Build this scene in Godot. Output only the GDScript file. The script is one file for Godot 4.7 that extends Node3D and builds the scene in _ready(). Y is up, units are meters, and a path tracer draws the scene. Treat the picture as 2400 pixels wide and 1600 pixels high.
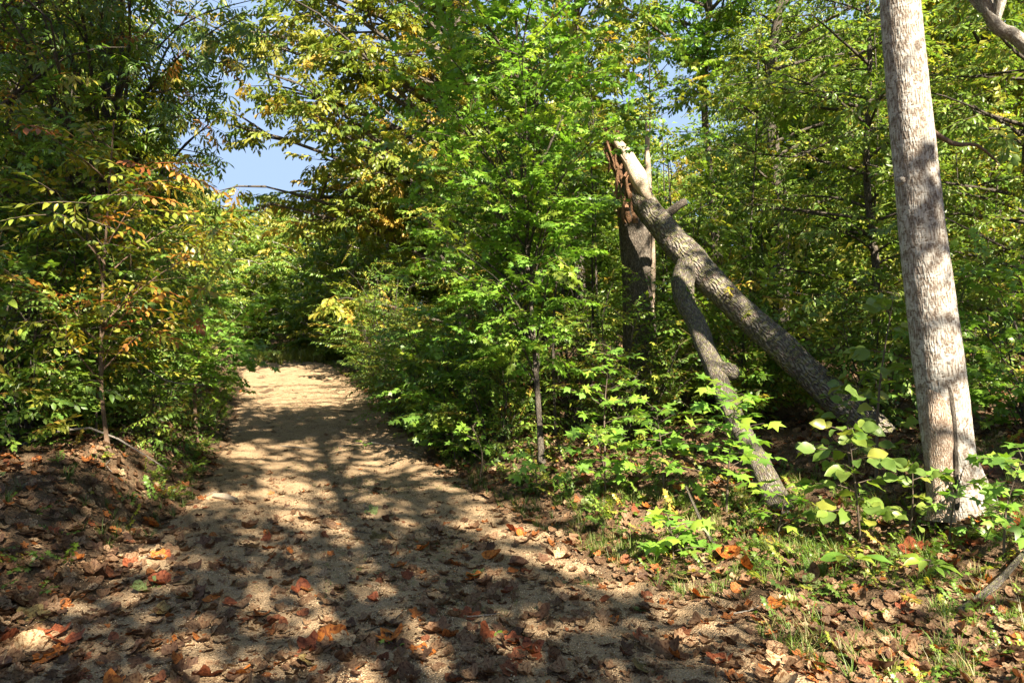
extends Node3D
# A sandy woodland track in early autumn: broken oak leaning on its snag, pale trunk, saplings, leaf litter.

const SUN := Vector3(0.32, 0.68, 0.66)
const LEAF := 2.05
var rng := RandomNumberGenerator.new()
var hn := FastNoiseLite.new()
var hn2 := FastNoiseLite.new()
var taken := {}
var lanes := []          # openings in the canopy along the sun's direction: [u, v, depth, radius]
var su := Vector3.ZERO
var sv := Vector3.ZERO
var sd := Vector3.ZERO
var mats := {}
var proto := {}
var sprays := {}


# ------------------------------------------------------------------ mesh collecting
class MB:
	var v := PackedVector3Array()
	var n := PackedVector3Array()
	var c := PackedColorArray()
	var u := PackedVector2Array()
	var i := PackedInt32Array()
	func mesh() -> ArrayMesh:
		var a := []
		a.resize(Mesh.ARRAY_MAX)
		a[Mesh.ARRAY_VERTEX] = v
		a[Mesh.ARRAY_NORMAL] = n
		if c.size() == v.size():
			a[Mesh.ARRAY_COLOR] = c
		if u.size() == v.size():
			a[Mesh.ARRAY_TEX_UV] = u
		a[Mesh.ARRAY_INDEX] = i
		var m := ArrayMesh.new()
		m.add_surface_from_arrays(Mesh.PRIMITIVE_TRIANGLES, a)
		return m


func numbered(called: String) -> String:
	if not taken.has(called):
		taken[called] = 0
		return called
	taken[called] += 1
	return "%s_%03d" % [called, taken[called]]


func thing(called: String, label: String, category: String, at: Vector3, group := "") -> Node3D:
	var o := Node3D.new()
	o.name = numbered(called)
	add_child(o)
	o.position = at
	o.set_meta("label", label)
	o.set_meta("category", category)
	if group != "":
		o.set_meta("group", group)
	return o


func part(called: String, m: Mesh, mat: Material, parent: Node) -> MeshInstance3D:
	var o := MeshInstance3D.new()
	o.name = called
	o.mesh = m
	o.material_override = mat
	parent.add_child(o, true)
	return o


func structure(called: String, m: Mesh, mat: Material) -> MeshInstance3D:
	var o := part(numbered(called), m, mat, self)
	o.set_meta("kind", "structure")
	return o


func many(called: String, m: Mesh, mat: Material, xf: Array, cols: PackedColorArray, parent: Node) -> MultiMeshInstance3D:
	var mm := MultiMesh.new()
	mm.transform_format = MultiMesh.TRANSFORM_3D
	mm.use_colors = true
	mm.mesh = m
	mm.instance_count = xf.size()
	for k in xf.size():
		mm.set_instance_transform(k, xf[k])
		mm.set_instance_color(k, cols[k])
	var o := MultiMeshInstance3D.new()
	o.name = called
	o.multimesh = mm
	o.material_override = mat
	o.set_meta("kind", "stuff")
	parent.add_child(o, true)
	return o


func stuff(called: String, label: String, category: String, m: Mesh, mat: Material, xf: Array, cols: PackedColorArray) -> void:
	if xf.is_empty():
		return
	var o := many(numbered(called), m, mat, xf, cols, self)
	o.set_meta("label", label)
	o.set_meta("category", category)


# ------------------------------------------------------------------ terrain
func table(t: Array, x: float) -> float:
	if x <= t[0][0]:
		return t[0][1]
	for k in range(1, t.size()):
		if x <= t[k][0]:
			var f: float = (x - t[k - 1][0]) / (t[k][0] - t[k - 1][0])
			return lerpf(t[k - 1][1], t[k][1], f)
	return t[-1][1]

const XC := [[-30.0, 6.0], [-6.0, 2.0], [0.0, 0.5], [3.3, -0.5], [7.0, -1.78], [10.0, -2.8], [13.0, -3.87], [15.4, -4.8], [17.6, -5.7], [20.0, -6.8], [22.0, -7.9], [24.0, -9.3], [26.0, -11.2], [28.0, -14.0], [30.0, -18.0], [34.0, -28.0]]
const HW := [[-6.0, 2.0], [2.0, 2.1], [4.0, 1.95], [5.5, 1.6], [7.0, 1.38], [13.0, 1.3], [20.0, 1.25], [26.0, 1.6], [34.0, 1.6]]
const RISE := [[-40.0, -0.6], [0.0, 0.0], [5.0, 0.0], [7.0, 0.05], [10.0, 0.2], [13.0, 0.42], [15.5, 0.66], [17.6, 0.85], [20.0, 0.98], [22.0, 1.05], [26.0, 1.12], [40.0, 1.4], [80.0, 4.0], [300.0, 14.0]]

func xc(d: float) -> float:
	return (table(XC, d - 0.8) + table(XC, d) + table(XC, d + 0.8)) / 3.0

func hw(d: float) -> float:
	return table(HW, d)

func rise(d: float) -> float:
	return (table(RISE, d - 1.0) + table(RISE, d) + table(RISE, d + 1.0)) / 3.0

func gh(x: float, z: float) -> float:
	var d := -z
	var c := xc(d)
	var w := hw(d)
	var y := rise(d)
	var s := x - c - w
	var near := smoothstep(3.2, 6.2, d)
	if s > 0.0:
		y += near * (0.24 * smoothstep(0.0, 1.5, s) + 0.36 * smoothstep(1.6, 5.0, s)) + 0.1 * smoothstep(1.0, 4.0, s)
	s = c - w - x
	if s > 0.0:
		y += lerpf(0.45, 1.0, near) * 0.56 * smoothstep(0.0, 0.9, s) + 0.25 * smoothstep(1.5, 5.0, s)
	var off := absf(x - c) / w
	var wild := smoothstep(0.8, 1.5, off)
	y += hn.get_noise_2d(x * 1.0, z * 1.0) * lerpf(0.035, 0.13, wild)
	y += hn2.get_noise_2d(x, z) * lerpf(0.026, 0.04, wild)
	y -= 0.03 * exp(-pow((absf(x - c) - 0.72) / 0.22, 2.0)) * (1.0 - wild)
	return y

func gnormal(x: float, z: float) -> Vector3:
	var e := 0.06
	return Vector3(gh(x - e, z) - gh(x + e, z), 2.0 * e, gh(x, z - e) - gh(x, z + e)).normalized()


# ------------------------------------------------------------------ tubes
func tube(mb: MB, pts: Array, rad: Array, sides: int, rough := 0.0, den := 1.0, col := Color.WHITE, freq := 2.2) -> void:
	var np := pts.size()
	var base := mb.v.size()
	var grid := []
	var dir: Vector3 = (pts[1] - pts[0]).normalized()
	var side := dir.cross(Vector3(0.3, 0.1, 1.0) if absf(dir.y) > 0.7 else Vector3.UP).normalized()
	var run := 0.0
	var runs := []
	for k in np:
		var a: Vector3 = pts[maxi(k - 1, 0)]
		var b: Vector3 = pts[mini(k + 1, np - 1)]
		var t := (b - a).normalized()
		side = (side - t * side.dot(t)).normalized()
		var up := t.cross(side)
		if k > 0:
			run += (pts[k] - pts[k - 1]).length()
		runs.append(run)
		var ring := []
		for j in sides:
			var an := TAU * j / sides
			var o := side * cos(an) + up * sin(an)
			var r: float = rad[k]
			if rough > 0.0:
				var q: Vector3 = (pts[k] + o * r) * freq
				r *= 1.0 + rough * (hn.get_noise_3d(q.x * 2.0, q.y * 0.8, q.z * 2.0) + 0.5 * hn2.get_noise_3d(q.x, q.y * 0.4, q.z))
			ring.append(pts[k] + o * r)
		grid.append(ring)
	var turns := maxf(1.0, roundf(TAU * float(rad[0]) * den))
	for k in np:
		for j in sides + 1:
			var jj := j % sides
			var p: Vector3 = grid[k][jj]
			var nrm: Vector3
			if rad[k] < 0.004:
				nrm = (p - pts[k] + Vector3(0.0, 0.0001, 0.0)).normalized()
			else:
				var du: Vector3 = grid[k][(jj + 1) % sides] - grid[k][(jj + sides - 1) % sides]
				var dv: Vector3 = grid[mini(k + 1, np - 1)][jj] - grid[maxi(k - 1, 0)][jj]
				nrm = du.cross(dv).normalized()
				if nrm.dot(p - pts[k]) < 0.0:
					nrm = -nrm
			mb.v.append(p)
			mb.n.append(nrm)
			mb.c.append(col)
			mb.u.append(Vector2(turns * j / sides, runs[k] * den))
	for k in np - 1:
		for j in sides:
			var a := base + k * (sides + 1) + j
			var b := a + sides + 1
			# front faces clockwise: normal = (c-a)x(b-a)
			mb.i.append_array([a, b, a + 1, a + 1, b, b + 1])
	# end caps
	for e in [0, np - 1]:
		if rad[e] < 0.012:
			continue
		var ci := mb.v.size()
		var nn: Vector3 = (pts[1] - pts[0]).normalized() * -1.0 if e == 0 else (pts[np - 1] - pts[np - 2]).normalized()
		mb.v.append(pts[e])
		mb.n.append(nn)
		mb.c.append(col)
		mb.u.append(Vector2(0.5, runs[e] * den))
		for j in sides:
			var r0 := base + int(e) * (sides + 1) + j
			mb.v.append(mb.v[r0])
			mb.n.append(nn)
			mb.c.append(col)
			mb.u.append(mb.u[r0])
		for j in sides:
			var a2 := ci + 1 + j
			var b2 := ci + 1 + (j + 1) % sides
			if e == 0:
				mb.i.append_array([ci, a2, b2])
			else:
				mb.i.append_array([ci, b2, a2])


func smooth_path(pts: Array, per: int) -> Array:
	var out := []
	for k in pts.size() - 1:
		var p0: Vector3 = pts[maxi(k - 1, 0)]
		var p1: Vector3 = pts[k]
		var p2: Vector3 = pts[k + 1]
		var p3: Vector3 = pts[mini(k + 2, pts.size() - 1)]
		for q in per:
			out.append(p1.cubic_interpolate(p2, p0, p3, float(q) / per))
	out.append(pts[-1])
	return out


func smooth_num(r: Array, per: int) -> Array:
	var out := []
	for k in r.size() - 1:
		for q in per:
			out.append(lerpf(r[k], r[k + 1], float(q) / per))
	out.append(r[-1])
	return out


# ------------------------------------------------------------------ leaves
func finish_proto(v: PackedVector3Array, tri: Array, uv := PackedVector2Array()) -> Dictionary:
	var n := PackedVector3Array()
	n.resize(v.size())
	var idx := PackedInt32Array()
	for t in tri:
		var a: Vector3 = v[t[0]]
		var cr: Vector3 = (v[t[2]] - a).cross(v[t[1]] - a)
		if cr.y < 0.0:
			idx.append_array([t[0], t[2], t[1]])
			cr = -cr
		else:
			idx.append_array([t[0], t[1], t[2]])
		for k in 3:
			n[t[k]] += cr
	for k in n.size():
		n[k] = n[k].normalized()
	if uv.is_empty():
		for p in v:
			uv.append(Vector2(p.x + 0.5, p.z))
	return {"v": v, "n": n, "i": idx, "uv": uv}


func leaf_blade(width: float, fold: float, bend: float, point := 1.0) -> Dictionary:
	# pointed oval leaf, base at the origin, tip at z = 1, folded along the midrib and bent down
	var v := PackedVector3Array([Vector3(0, 0, 0.0)])
	var prof := [[0.3, 0.86], [0.62, 0.9 * lerpf(1.0, 0.8, point)]]
	for q in prof:
		var z: float = q[0]
		var w: float = width * 0.5 * q[1]
		var y := -bend * z * z
		v.append(Vector3(-w, y + fold * w, z))
		v.append(Vector3(0, y, z))
		v.append(Vector3(w, y + fold * w, z))
	v.append(Vector3(0, -bend, 1.0))
	return finish_proto(v, [[0, 1, 2], [0, 2, 3], [1, 4, 5], [1, 5, 2], [2, 5, 6], [2, 6, 3], [4, 7, 5], [5, 7, 6]])


func leaf_oval(width: float, fold: float, bend: float, wave: float) -> Dictionary:
	# broad rounded leaf with a short tip
	var prof := [[0.0, 0.06], [0.1, 0.52], [0.25, 0.86], [0.45, 1.0], [0.65, 0.86], [0.83, 0.5], [1.0, 0.0]]
	var v := PackedVector3Array()
	for k in prof.size():
		var z: float = prof[k][0]
		var w: float = width * 0.5 * prof[k][1]
		var y := -bend * z * z
		var wv := wave * sin(k * 2.1)
		v.append(Vector3(-w, y + fold * w + wv * w, z))
		v.append(Vector3(0, y, z))
		v.append(Vector3(w, y + fold * w - wv * w, z))
	var tri := []
	for k in prof.size() - 1:
		var a := k * 3
		for q in 2:
			tri.append([a + q, a + q + 3, a + q + 1])
			tri.append([a + q + 1, a + q + 3, a + q + 4])
	return finish_proto(v, tri)


func leaf_low(width: float, fold: float, bend: float) -> Dictionary:
	var v := PackedVector3Array([Vector3(0, 0, 0), Vector3(-width * 0.5, fold * width * 0.5 - bend * 0.2, 0.45), Vector3(width * 0.5, fold * width * 0.5 - bend * 0.2, 0.45), Vector3(0, -bend, 1.0)])
	return finish_proto(v, [[0, 1, 3], [0, 3, 2]])


func leaf_star(lobe: float, droop: float) -> Dictionary:
	# five pointed lobes round a centre
	var v := PackedVector3Array([Vector3(0, 0.02, 0.38)])
	var ang := [200, 162, 128, 96, 62, 31, 0, -31, -62, -96, -128, -162]
	var rad := [0.36, 0.26, 0.50, 0.28, 0.60, 0.29, 0.64, 0.29, 0.60, 0.28, 0.50, 0.26]
	for k in ang.size():
		var a := deg_to_rad(ang[k])
		var r: float = rad[k]
		if k == 0:
			v.append(Vector3(0, 0, 0.12))
			continue
		if k % 2 == 1:
			r *= lobe
		v.append(Vector3(sin(a) * r, -droop * r * r * 2.0, 0.38 + cos(a) * r))
	var tri := []
	for k in range(1, 13):
		tri.append([0, k, k % 12 + 1])
	return finish_proto(v, tri)


func leaf_lobed(fold: float, bend: float) -> Dictionary:
	# oak-like: three rounded lobes each side
	var prof := [[0.0, 0.03], [0.16, 0.12], [0.27, 0.21], [0.36, 0.12], [0.5, 0.29], [0.6, 0.15], [0.74, 0.24], [0.84, 0.12], [1.0, 0.0]]
	var v := PackedVector3Array()
	for q in prof:
		var y: float = -bend * q[0] * q[0]
		v.append(Vector3(-q[1], y + fold * q[1], q[0]))
		v.append(Vector3(0, y, q[0]))
		v.append(Vector3(q[1], y + fold * q[1], q[0]))
	var tri := []
	for k in prof.size() - 1:
		var a := k * 3
		for s in 2:
			tri.append([a + s, a + s + 3, a + s + 1])
			tri.append([a + s + 1, a + s + 3, a + s + 4])
	return finish_proto(v, tri)


func leaf_dead(seed_: int, lobes: float, curl: float, depth: float) -> Dictionary:
	# big dry lobed leaf, curled at the rim and creased along its veins
	rng.seed = seed_
	var v := PackedVector3Array([Vector3(0, 0, 0.42)])
	var uv := PackedVector2Array([Vector2(0.5, 0.42)])
	var nn := 18
	var ax := rng.randf_range(0.0, TAU)
	var roll := rng.randf_range(-0.6, 1.0)
	for ring in 2:
		for k in nn:
			var a := TAU * k / nn
			var tipness := 0.5 + 0.5 * cos(lobes * a)
			var r := 0.5 * (1.0 - depth * (1.0 - tipness)) * rng.randf_range(0.92, 1.06)
			if absf(a - PI) < 0.25:
				r *= 0.78
			r *= 0.55 if ring == 0 else 1.0
			var x := sin(a) * r
			var z := 0.42 + cos(a) * r
			var q := cos(a - ax) * r
			var y := curl * (r * r * 1.6 + roll * q * q * 3.0) + rng.randf_range(-0.02, 0.03) * (0.5 + ring) + (0.02 * cos(lobes * a) * ring)
			v.append(Vector3(x, y, z))
			uv.append(Vector2(x + 0.5, clampf(z, 0.0, 1.0)))
	var tri := []
	for k in nn:
		var k2 := (k + 1) % nn
		tri.append([0, 1 + k, 1 + k2])
		tri.append([1 + k, 1 + nn + k, 1 + nn + k2])
		tri.append([1 + k, 1 + nn + k2, 1 + k2])
	return finish_proto(v, tri, uv)


func add_leaf(mb: MB, p: Dictionary, t: Transform3D, col: Color) -> void:
	var b := mb.v.size()
	var pv: PackedVector3Array = p.v
	var pn: PackedVector3Array = p.n
	mb.v.append_array(t * pv)
	for q in pn:
		mb.n.append((t.basis * q).normalized())
	mb.u.append_array(p.uv)
	for k in pv.size():
		mb.c.append(col)
	var pi: PackedInt32Array = p.i
	for k in pi:
		mb.i.append(b + k)


func proto_mesh(p: Dictionary) -> ArrayMesh:
	var mb := MB.new()
	add_leaf(mb, p, Transform3D.IDENTITY, Color.WHITE)
	return mb.mesh()


func frame(z: Vector3, up: Vector3) -> Basis:
	z = z.normalized()
	var x := up.cross(z)
	if x.length() < 0.05:
		x = Vector3.RIGHT.cross(z)
	x = x.normalized()
	return Basis(x, z.cross(x), z)


func tone(rr: RandomNumberGenerator, a := 0.22) -> Color:
	var b := 1.0 + rr.randf_range(-a, a)
	var w := rr.randf_range(-0.14, 0.2)
	return Color(b * (1.0 + w), b, b * (1.0 - w * 0.5))


func make_spray(key: String, protos: Array, n: int, length: float, size: float, seed_: int, flat := 0.6, compound := 0) -> void:
	# a leafy twig along +z with leaves set alternately in a loose plane
	rng.seed = seed_
	var mb := MB.new()
	var leaves := []
	var pts := []
	var sagg := rng.randf_range(0.05, 0.2) * length
	var side_bend := rng.randf_range(-0.12, 0.12) * length
	for k in 4:
		var t := k / 3.0
		pts.append(Vector3(side_bend * t * t, -sagg * t * t, length * t))
	tube(mb, pts, [0.0035, 0.003, 0.0022, 0.001], 3, 0.0, 1.0, Color(1.1, 0.55, 1.4))
	var twig := mb.mesh()
	for k in n:
		var t := 0.1 + 0.9 * float(k) / maxf(1.0, n - 1)
		var p := Vector3(side_bend * t * t, -sagg * t * t, length * t)
		var s := -1.0 if k % 2 == 0 else 1.0
		var yaw := s * deg_to_rad(lerpf(72.0, 22.0, t) + rng.randf_range(-22.0, 22.0))
		if k == n - 1:
			yaw *= 0.2
		var pitch := deg_to_rad(rng.randf_range(-2.0, 48.0))
		var rollv := deg_to_rad(rng.randf_range(-55.0, 55.0)) * (1.0 - flat * 0.6)
		var b := Basis(Vector3.UP, yaw) * Basis(Vector3.RIGHT, pitch) * Basis(Vector3.BACK, rollv)
		var sz := size * rng.randf_range(0.68, 1.15)
		if compound > 0:
			# leaflets along a stalk
			var q := p + b.z * sz * 0.5
			for m in compound:
				var mt := float(m) / (compound - 1)
				var ls := -1.0 if m % 2 == 0 else 1.0
				var ly := ls * deg_to_rad(lerpf(62.0, 40.0, mt))
				if m == compound - 1:
					ly = 0.0
				var lb := b * Basis(Vector3.UP, ly) * Basis(Vector3.RIGHT, deg_to_rad(rng.randf_range(0.0, 30.0)))
				var lp := p + b.z * sz * (0.35 + 0.75 * mt)
				leaves.append([Transform3D(lb.scaled_local(Vector3.ONE * sz * lerpf(0.7, 1.05, mt)), lp), tone(rng), rng.randi() % protos.size()])
		else:
			leaves.append([Transform3D(b.scaled_local(Vector3.ONE * sz), p + b.z * size * 0.22), tone(rng), rng.randi() % protos.size()])
	for l in leaves:
		add_leaf(mb, protos[l[2]], l[0], l[1])
	if not sprays.has(key):
		sprays[key] = []
	sprays[key].append({"mesh": mb.mesh(), "leaves": leaves, "twig": twig, "protos": protos})


func make_clump(key: String, protos: Array, n: int, radius: float, size: float, seed_: int) -> void:
	# a far bough: leaves scattered through a flattened ball
	rng.seed = seed_
	var mb := MB.new()
	for k in n:
		var d := Vector3(rng.randfn(), rng.randfn() * 0.6, rng.randfn()).normalized() * radius * pow(rng.randf(), 0.4)
		d.y *= 0.75
		var z := (Vector3(d.x, rng.randf_range(-0.6, 0.1) * radius, d.z) + Vector3(rng.randfn(), rng.randfn(), rng.randfn()) * 0.35 * radius).normalized()
		var b := frame(z, Vector3(rng.randfn() * 0.5, 1.0, rng.randfn() * 0.5))
		add_leaf(mb, protos[rng.randi() % protos.size()], Transform3D(b.scaled_local(Vector3.ONE * size * rng.randf_range(0.7, 1.2)), d), tone(rng, 0.3))
	if not sprays.has(key):
		sprays[key] = []
	sprays[key].append({"mesh": mb.mesh(), "leaves": [], "twig": null, "protos": protos})


# ------------------------------------------------------------------ trees
func open_to_sun(p: Vector3) -> bool:
	var a := p.dot(su)
	var b := p.dot(sv)
	var w := p.dot(sd)
	for l in lanes:
		if w > l[2] and (a - l[0]) * (a - l[0]) + (b - l[1]) * (b - l[1]) < l[3] * l[3]:
			return true
	return false


func lane(at: Vector3, r: float) -> void:
	lanes.append([at.dot(su), at.dot(sv), at.dot(sd) + 1.6, r + 0.26])


func pick(pal: Array, rr: RandomNumberGenerator) -> Color:
	var x := rr.randf()
	for q in pal:
		x -= q[1]
		if x <= 0.0:
			return q[0] * LEAF
	return pal[0][0] * LEAF


func along(path: Array, t: float) -> Vector3:
	var f := clampf(t, 0.0, 0.9999) * (path.size() - 1)
	var k := int(f)
	return (path[k] as Vector3).lerp(path[k + 1], f - k)


func tree(o: Dictionary) -> Node3D:
	# o: name,label,cat,group, at(Vector2 x,d), c(centre), r(radii), n, spray, pal, bark, limbs, r0, top, via, stems, parts, gap, mid, hang, droop, lift
	var rr := RandomNumberGenerator.new()
	rr.seed = hash(o.label) + int(o.at.x * 100.0) * 7 + int(o.at.y * 100.0)
	var x: float = o.at.x
	var z: float = -o.at.y
	var base := Vector3(x, gh(x, z) - 0.05, z)
	var root := thing(o.name, o.label, o.cat, base, o.get("group", ""))
	var c: Vector3 = o.c - base
	var r: Vector3 = o.r
	var mb := MB.new()
	var r0: float = o.get("r0", 0.08)
	var nl: int = o.get("limbs", 16)
	var stems: int = o.get("stems", 1)
	var lowq: bool = o.get("far", false)
	var path := []
	if stems == 1:
		var top: Vector3 = o.top - base if o.has("top") else c + Vector3(0, r.y * 0.7, 0)
		var keys := [Vector3.ZERO]
		if o.has("via"):
			for q in o.via:
				keys.append(q - base)
		else:
			var wob := r0 * 1.6
			for q in 3:
				var t := (q + 1) / 4.0
				keys.append(top * t * Vector3(t, 1.0, t) + Vector3(rr.randfn() * wob, 0, rr.randfn() * wob))
		keys.append(top)
		path = smooth_path(keys, 4)
		var rad := []
		for k in path.size():
			var t := float(k) / (path.size() - 1)
			rad.append(lerpf(r0, r0 * o.get("taper", 0.3), t) * (1.0 + 0.5 * exp(-t * 22.0)))
		tube(mb, path, rad, 6 if lowq else 10, 0.12 if r0 > 0.05 else 0.05, 2.0)
	# limbs to points spread evenly over the crown
	var ends := []
	var subs := int(o.get("subs", 5))
	var total: int = o.n
	var per := maxi(1, int(ceil(float(total) / (nl * subs))))
	var sp: Array = sprays[o.spray]
	var xf := []
	var cols := []
	for q in sp.size():
		xf.append([])
		cols.append(PackedColorArray())
	var pal: Array = o.pal
	var flip := rr.randf() * TAU
	var scale_: float = o.get("size", 1.0)
	var want_parts: int = o.get("parts", 0)
	var cand := []
	var tilt_up: float = o.get("tilt", 0.35)
	var droop: float = o.get("droop", 0.25)
	for k in nl:
		var yy := 1.0 - 2.0 * (k + 0.5) / nl
		var an := flip + k * 2.399963
		var hr := sqrt(maxf(0.0, 1.0 - yy * yy))
		var dir := Vector3(cos(an) * hr, yy, sin(an) * hr)
		var e := c + dir * r * rr.randf_range(0.62, 0.98) + Vector3(rr.randfn(), rr.randfn(), rr.randfn()) * 0.06 * r
		var s: Vector3
		if stems > 1:
			s = Vector3(rr.randfn() * 0.06 * r.x, 0.0, rr.randfn() * 0.06 * r.z)
		else:
			var top: Vector3 = path[-1]
			var hd := Vector2(e.x - c.x, e.z - c.z).length()
			var ys := clampf(e.y - hd * o.get("rise", 0.45), maxf(0.1, (c.y - r.y) * 0.8), top.y * 0.97)
			s = along(path, clampf(ys / top.y, 0.02, 0.98))
		var hdv := Vector3(e.x - s.x, 0, e.z - s.z)
		var ctrl := s + hdv * 0.45 + Vector3(0, (e.y - s.y) * 0.7, 0) + Vector3(rr.randfn(), rr.randfn() * 0.5, rr.randfn()) * 0.08 * (e - s).length()
		var lp := []
		var lr := []
		var ll := (e - s).length()
		var rl := clampf(r0 * 0.42, 0.004, 0.016 * ll + 0.004) if stems == 1 else clampf(0.006 * ll + 0.003, 0.004, 0.018)
		for q in 6:
			var t := q / 5.0
			lp.append(s.lerp(ctrl, t).lerp(ctrl.lerp(e, t), t))
			lr.append(lerpf(rl, rl * 0.25, t))
		tube(mb, lp, lr, 3 if lowq else 5, 0.0, 2.0)
		for b in subs:
			var t := lerpf(o.get("bare", 0.3), 1.0, (b + rr.randf()) / subs)
			if b == subs - 1:
				t = 1.0
			var p0 := along(lp, t)
			var tan := (along(lp, minf(t + 0.1, 1.0)) - along(lp, t - 0.1)).normalized()
			var dirb := (tan + Vector3(rr.randfn(), rr.randfn() * 0.35, rr.randfn()) * 0.75).normalized()
			var bl := clampf(ll * rr.randf_range(0.16, 0.42), 0.15, o.get("sub_len", 1.3))
			var p1 := p0 + dirb * bl - Vector3(0, droop * bl * 0.4, 0)
			if not lowq:
				tube(mb, [p0, p0.lerp(p1, 0.5) + Vector3(0, bl * 0.06, 0), p1], [rl * 0.4, rl * 0.28, 0.0015], 3, 0.0, 2.0)
			for g in per:
				var tt := (g + rr.randf()) / per
				var p := p0.lerp(p1, lerpf(0.15, 1.0, tt)) + Vector3(rr.randfn(), rr.randfn(), rr.randfn()) * 0.09 * scale_
				var zdir := (dirb * 0.8 + Vector3(rr.randfn(), rr.randfn() * 0.35 - droop, rr.randfn()) * 0.8).normalized()
				if o.get("shade", false) and open_to_sun(p + base):
					continue
				if o.has("keep") and not (o.keep as Callable).call(p + base):
					continue
				var bas := frame(zdir, Vector3(rr.randfn() * tilt_up, 1.0, rr.randfn() * tilt_up))
				if rr.randf() < 0.5:
					bas.x = -bas.x
				var sc := scale_ * rr.randf_range(0.75, 1.2)
				var col := pick(pal, rr) * rr.randf_range(0.75, 1.25)
				col.a = 1.0
				var tr := Transform3D(bas.scaled_local(Vector3.ONE * sc), p)
				var vv := rr.randi() % sp.size()
				if want_parts > 0:
					cand.append([(p + base - Vector3(0, 1.6, 0)).length(), tr, col, vv])
				else:
					xf[vv].append(tr)
					cols[vv].append(col)
	if want_parts > 0:
		cand.sort_custom(func(a, b): return a[0] < b[0])
		var made := 0
		for q in cand:
			var lv: Array = sp[q[3]].leaves
			if made + lv.size() <= want_parts:
				made += lv.size()
				for l in lv:
					var m := part("leaf", proto_cache(sp[q[3]].protos[l[2]]), leaf_tint(q[2] * l[1]), root)
					m.transform = q[1] * (l[0] as Transform3D)
				var tw := part("twig", sp[q[3]].twig, mats.twig, root)
				tw.transform = q[1]
			else:
				xf[q[3]].append(q[1])
				cols[q[3]].append(q[2])
	var tr_ := part("trunk" if stems == 1 else "stem", mb.mesh(), mats[o.get("bark", "bark_dark")], root)
	for q in sp.size():
		if xf[q].size():
			many("crown", sp[q].mesh, mats.leaf, xf[q], cols[q], root)
	return root


var pm := {}
func proto_cache(p: Dictionary) -> ArrayMesh:
	var key = p.v[-1] + p.v[1] * 3.1
	if not pm.has(key):
		pm[key] = proto_mesh(p)
	return pm[key]


func leaf_tint(c: Color) -> StandardMaterial3D:
	var q := Color(snappedf(c.r, 0.02), snappedf(c.g, 0.02), snappedf(c.b, 0.012))
	var key := "tint_%s" % q.to_html(false)
	if not mats.has(key):
		var m: StandardMaterial3D = mats.leaf.duplicate()
		m.albedo_color = Color(maxf(q.r, 0.012), maxf(q.g, 0.012), maxf(q.b, 0.004)).linear_to_srgb()
		mats[key] = m
	return mats[key]


# ------------------------------------------------------------------ textures and materials
func noise_bytes(freq: float, seed_: int, w: int, h: int, kind := FastNoiseLite.TYPE_SIMPLEX_SMOOTH, oct := 4) -> PackedByteArray:
	var n := FastNoiseLite.new()
	n.seed = seed_
	n.noise_type = kind
	n.frequency = freq
	n.fractal_octaves = oct
	if kind == FastNoiseLite.TYPE_CELLULAR:
		n.cellular_return_type = FastNoiseLite.RETURN_DISTANCE2_SUB
		n.fractal_type = FastNoiseLite.FRACTAL_NONE
	return n.get_seamless_image(w, h).get_data()


func ramp(stops: Array, t: float) -> Color:
	for k in range(1, stops.size()):
		if t <= stops[k][0]:
			return (stops[k - 1][1] as Color).lerp(stops[k][1], clampf((t - stops[k - 1][0]) / (stops[k][0] - stops[k - 1][0]), 0.0, 1.0))
	return stops[-1][1]


func tex(img: Image) -> ImageTexture:
	return ImageTexture.create_from_image(img)


func lin(r: float, g: float, b: float) -> Color:
	return Color(r, g, b).linear_to_srgb()


func ground_material(a: Array, b: Array, sz: float, bump: float, fine_f: float) -> StandardMaterial3D:
	var w := 1024
	var n1 := noise_bytes(0.006, 3, w, w)
	var n2 := noise_bytes(0.05, 8, w, w)
	var n3 := noise_bytes(fine_f, 5, w, w, FastNoiseLite.TYPE_CELLULAR)
	var img := Image.create(w, w, false, Image.FORMAT_RGB8)
	var hm := Image.create(w, w, false, Image.FORMAT_L8)
	for y in w:
		for x in w:
			var k := y * w + x
			var g := n3[k] / 255.0
			var m := n2[k] / 255.0
			var l := n1[k] / 255.0
			var c := ramp(a, m * 0.6 + l * 0.4).lerp(ramp(b, g), 0.45)
			img.set_pixel(x, y, c)
			hm.set_pixel(x, y, Color(0.0, 0.0, 0.0).lerp(Color.WHITE, clampf(g * 0.55 + m * 0.45, 0.0, 1.0)))
	var mt := StandardMaterial3D.new()
	mt.albedo_texture = tex(img)
	mt.uv1_triplanar = true
	mt.uv1_world_triplanar = true
	mt.uv1_scale = Vector3.ONE * sz
	mt.roughness = 0.95
	mt.metallic_specular = 0.25
	mt.heightmap_enabled = true
	mt.heightmap_texture = tex(hm)
	mt.heightmap_scale = bump
	return mt


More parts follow.
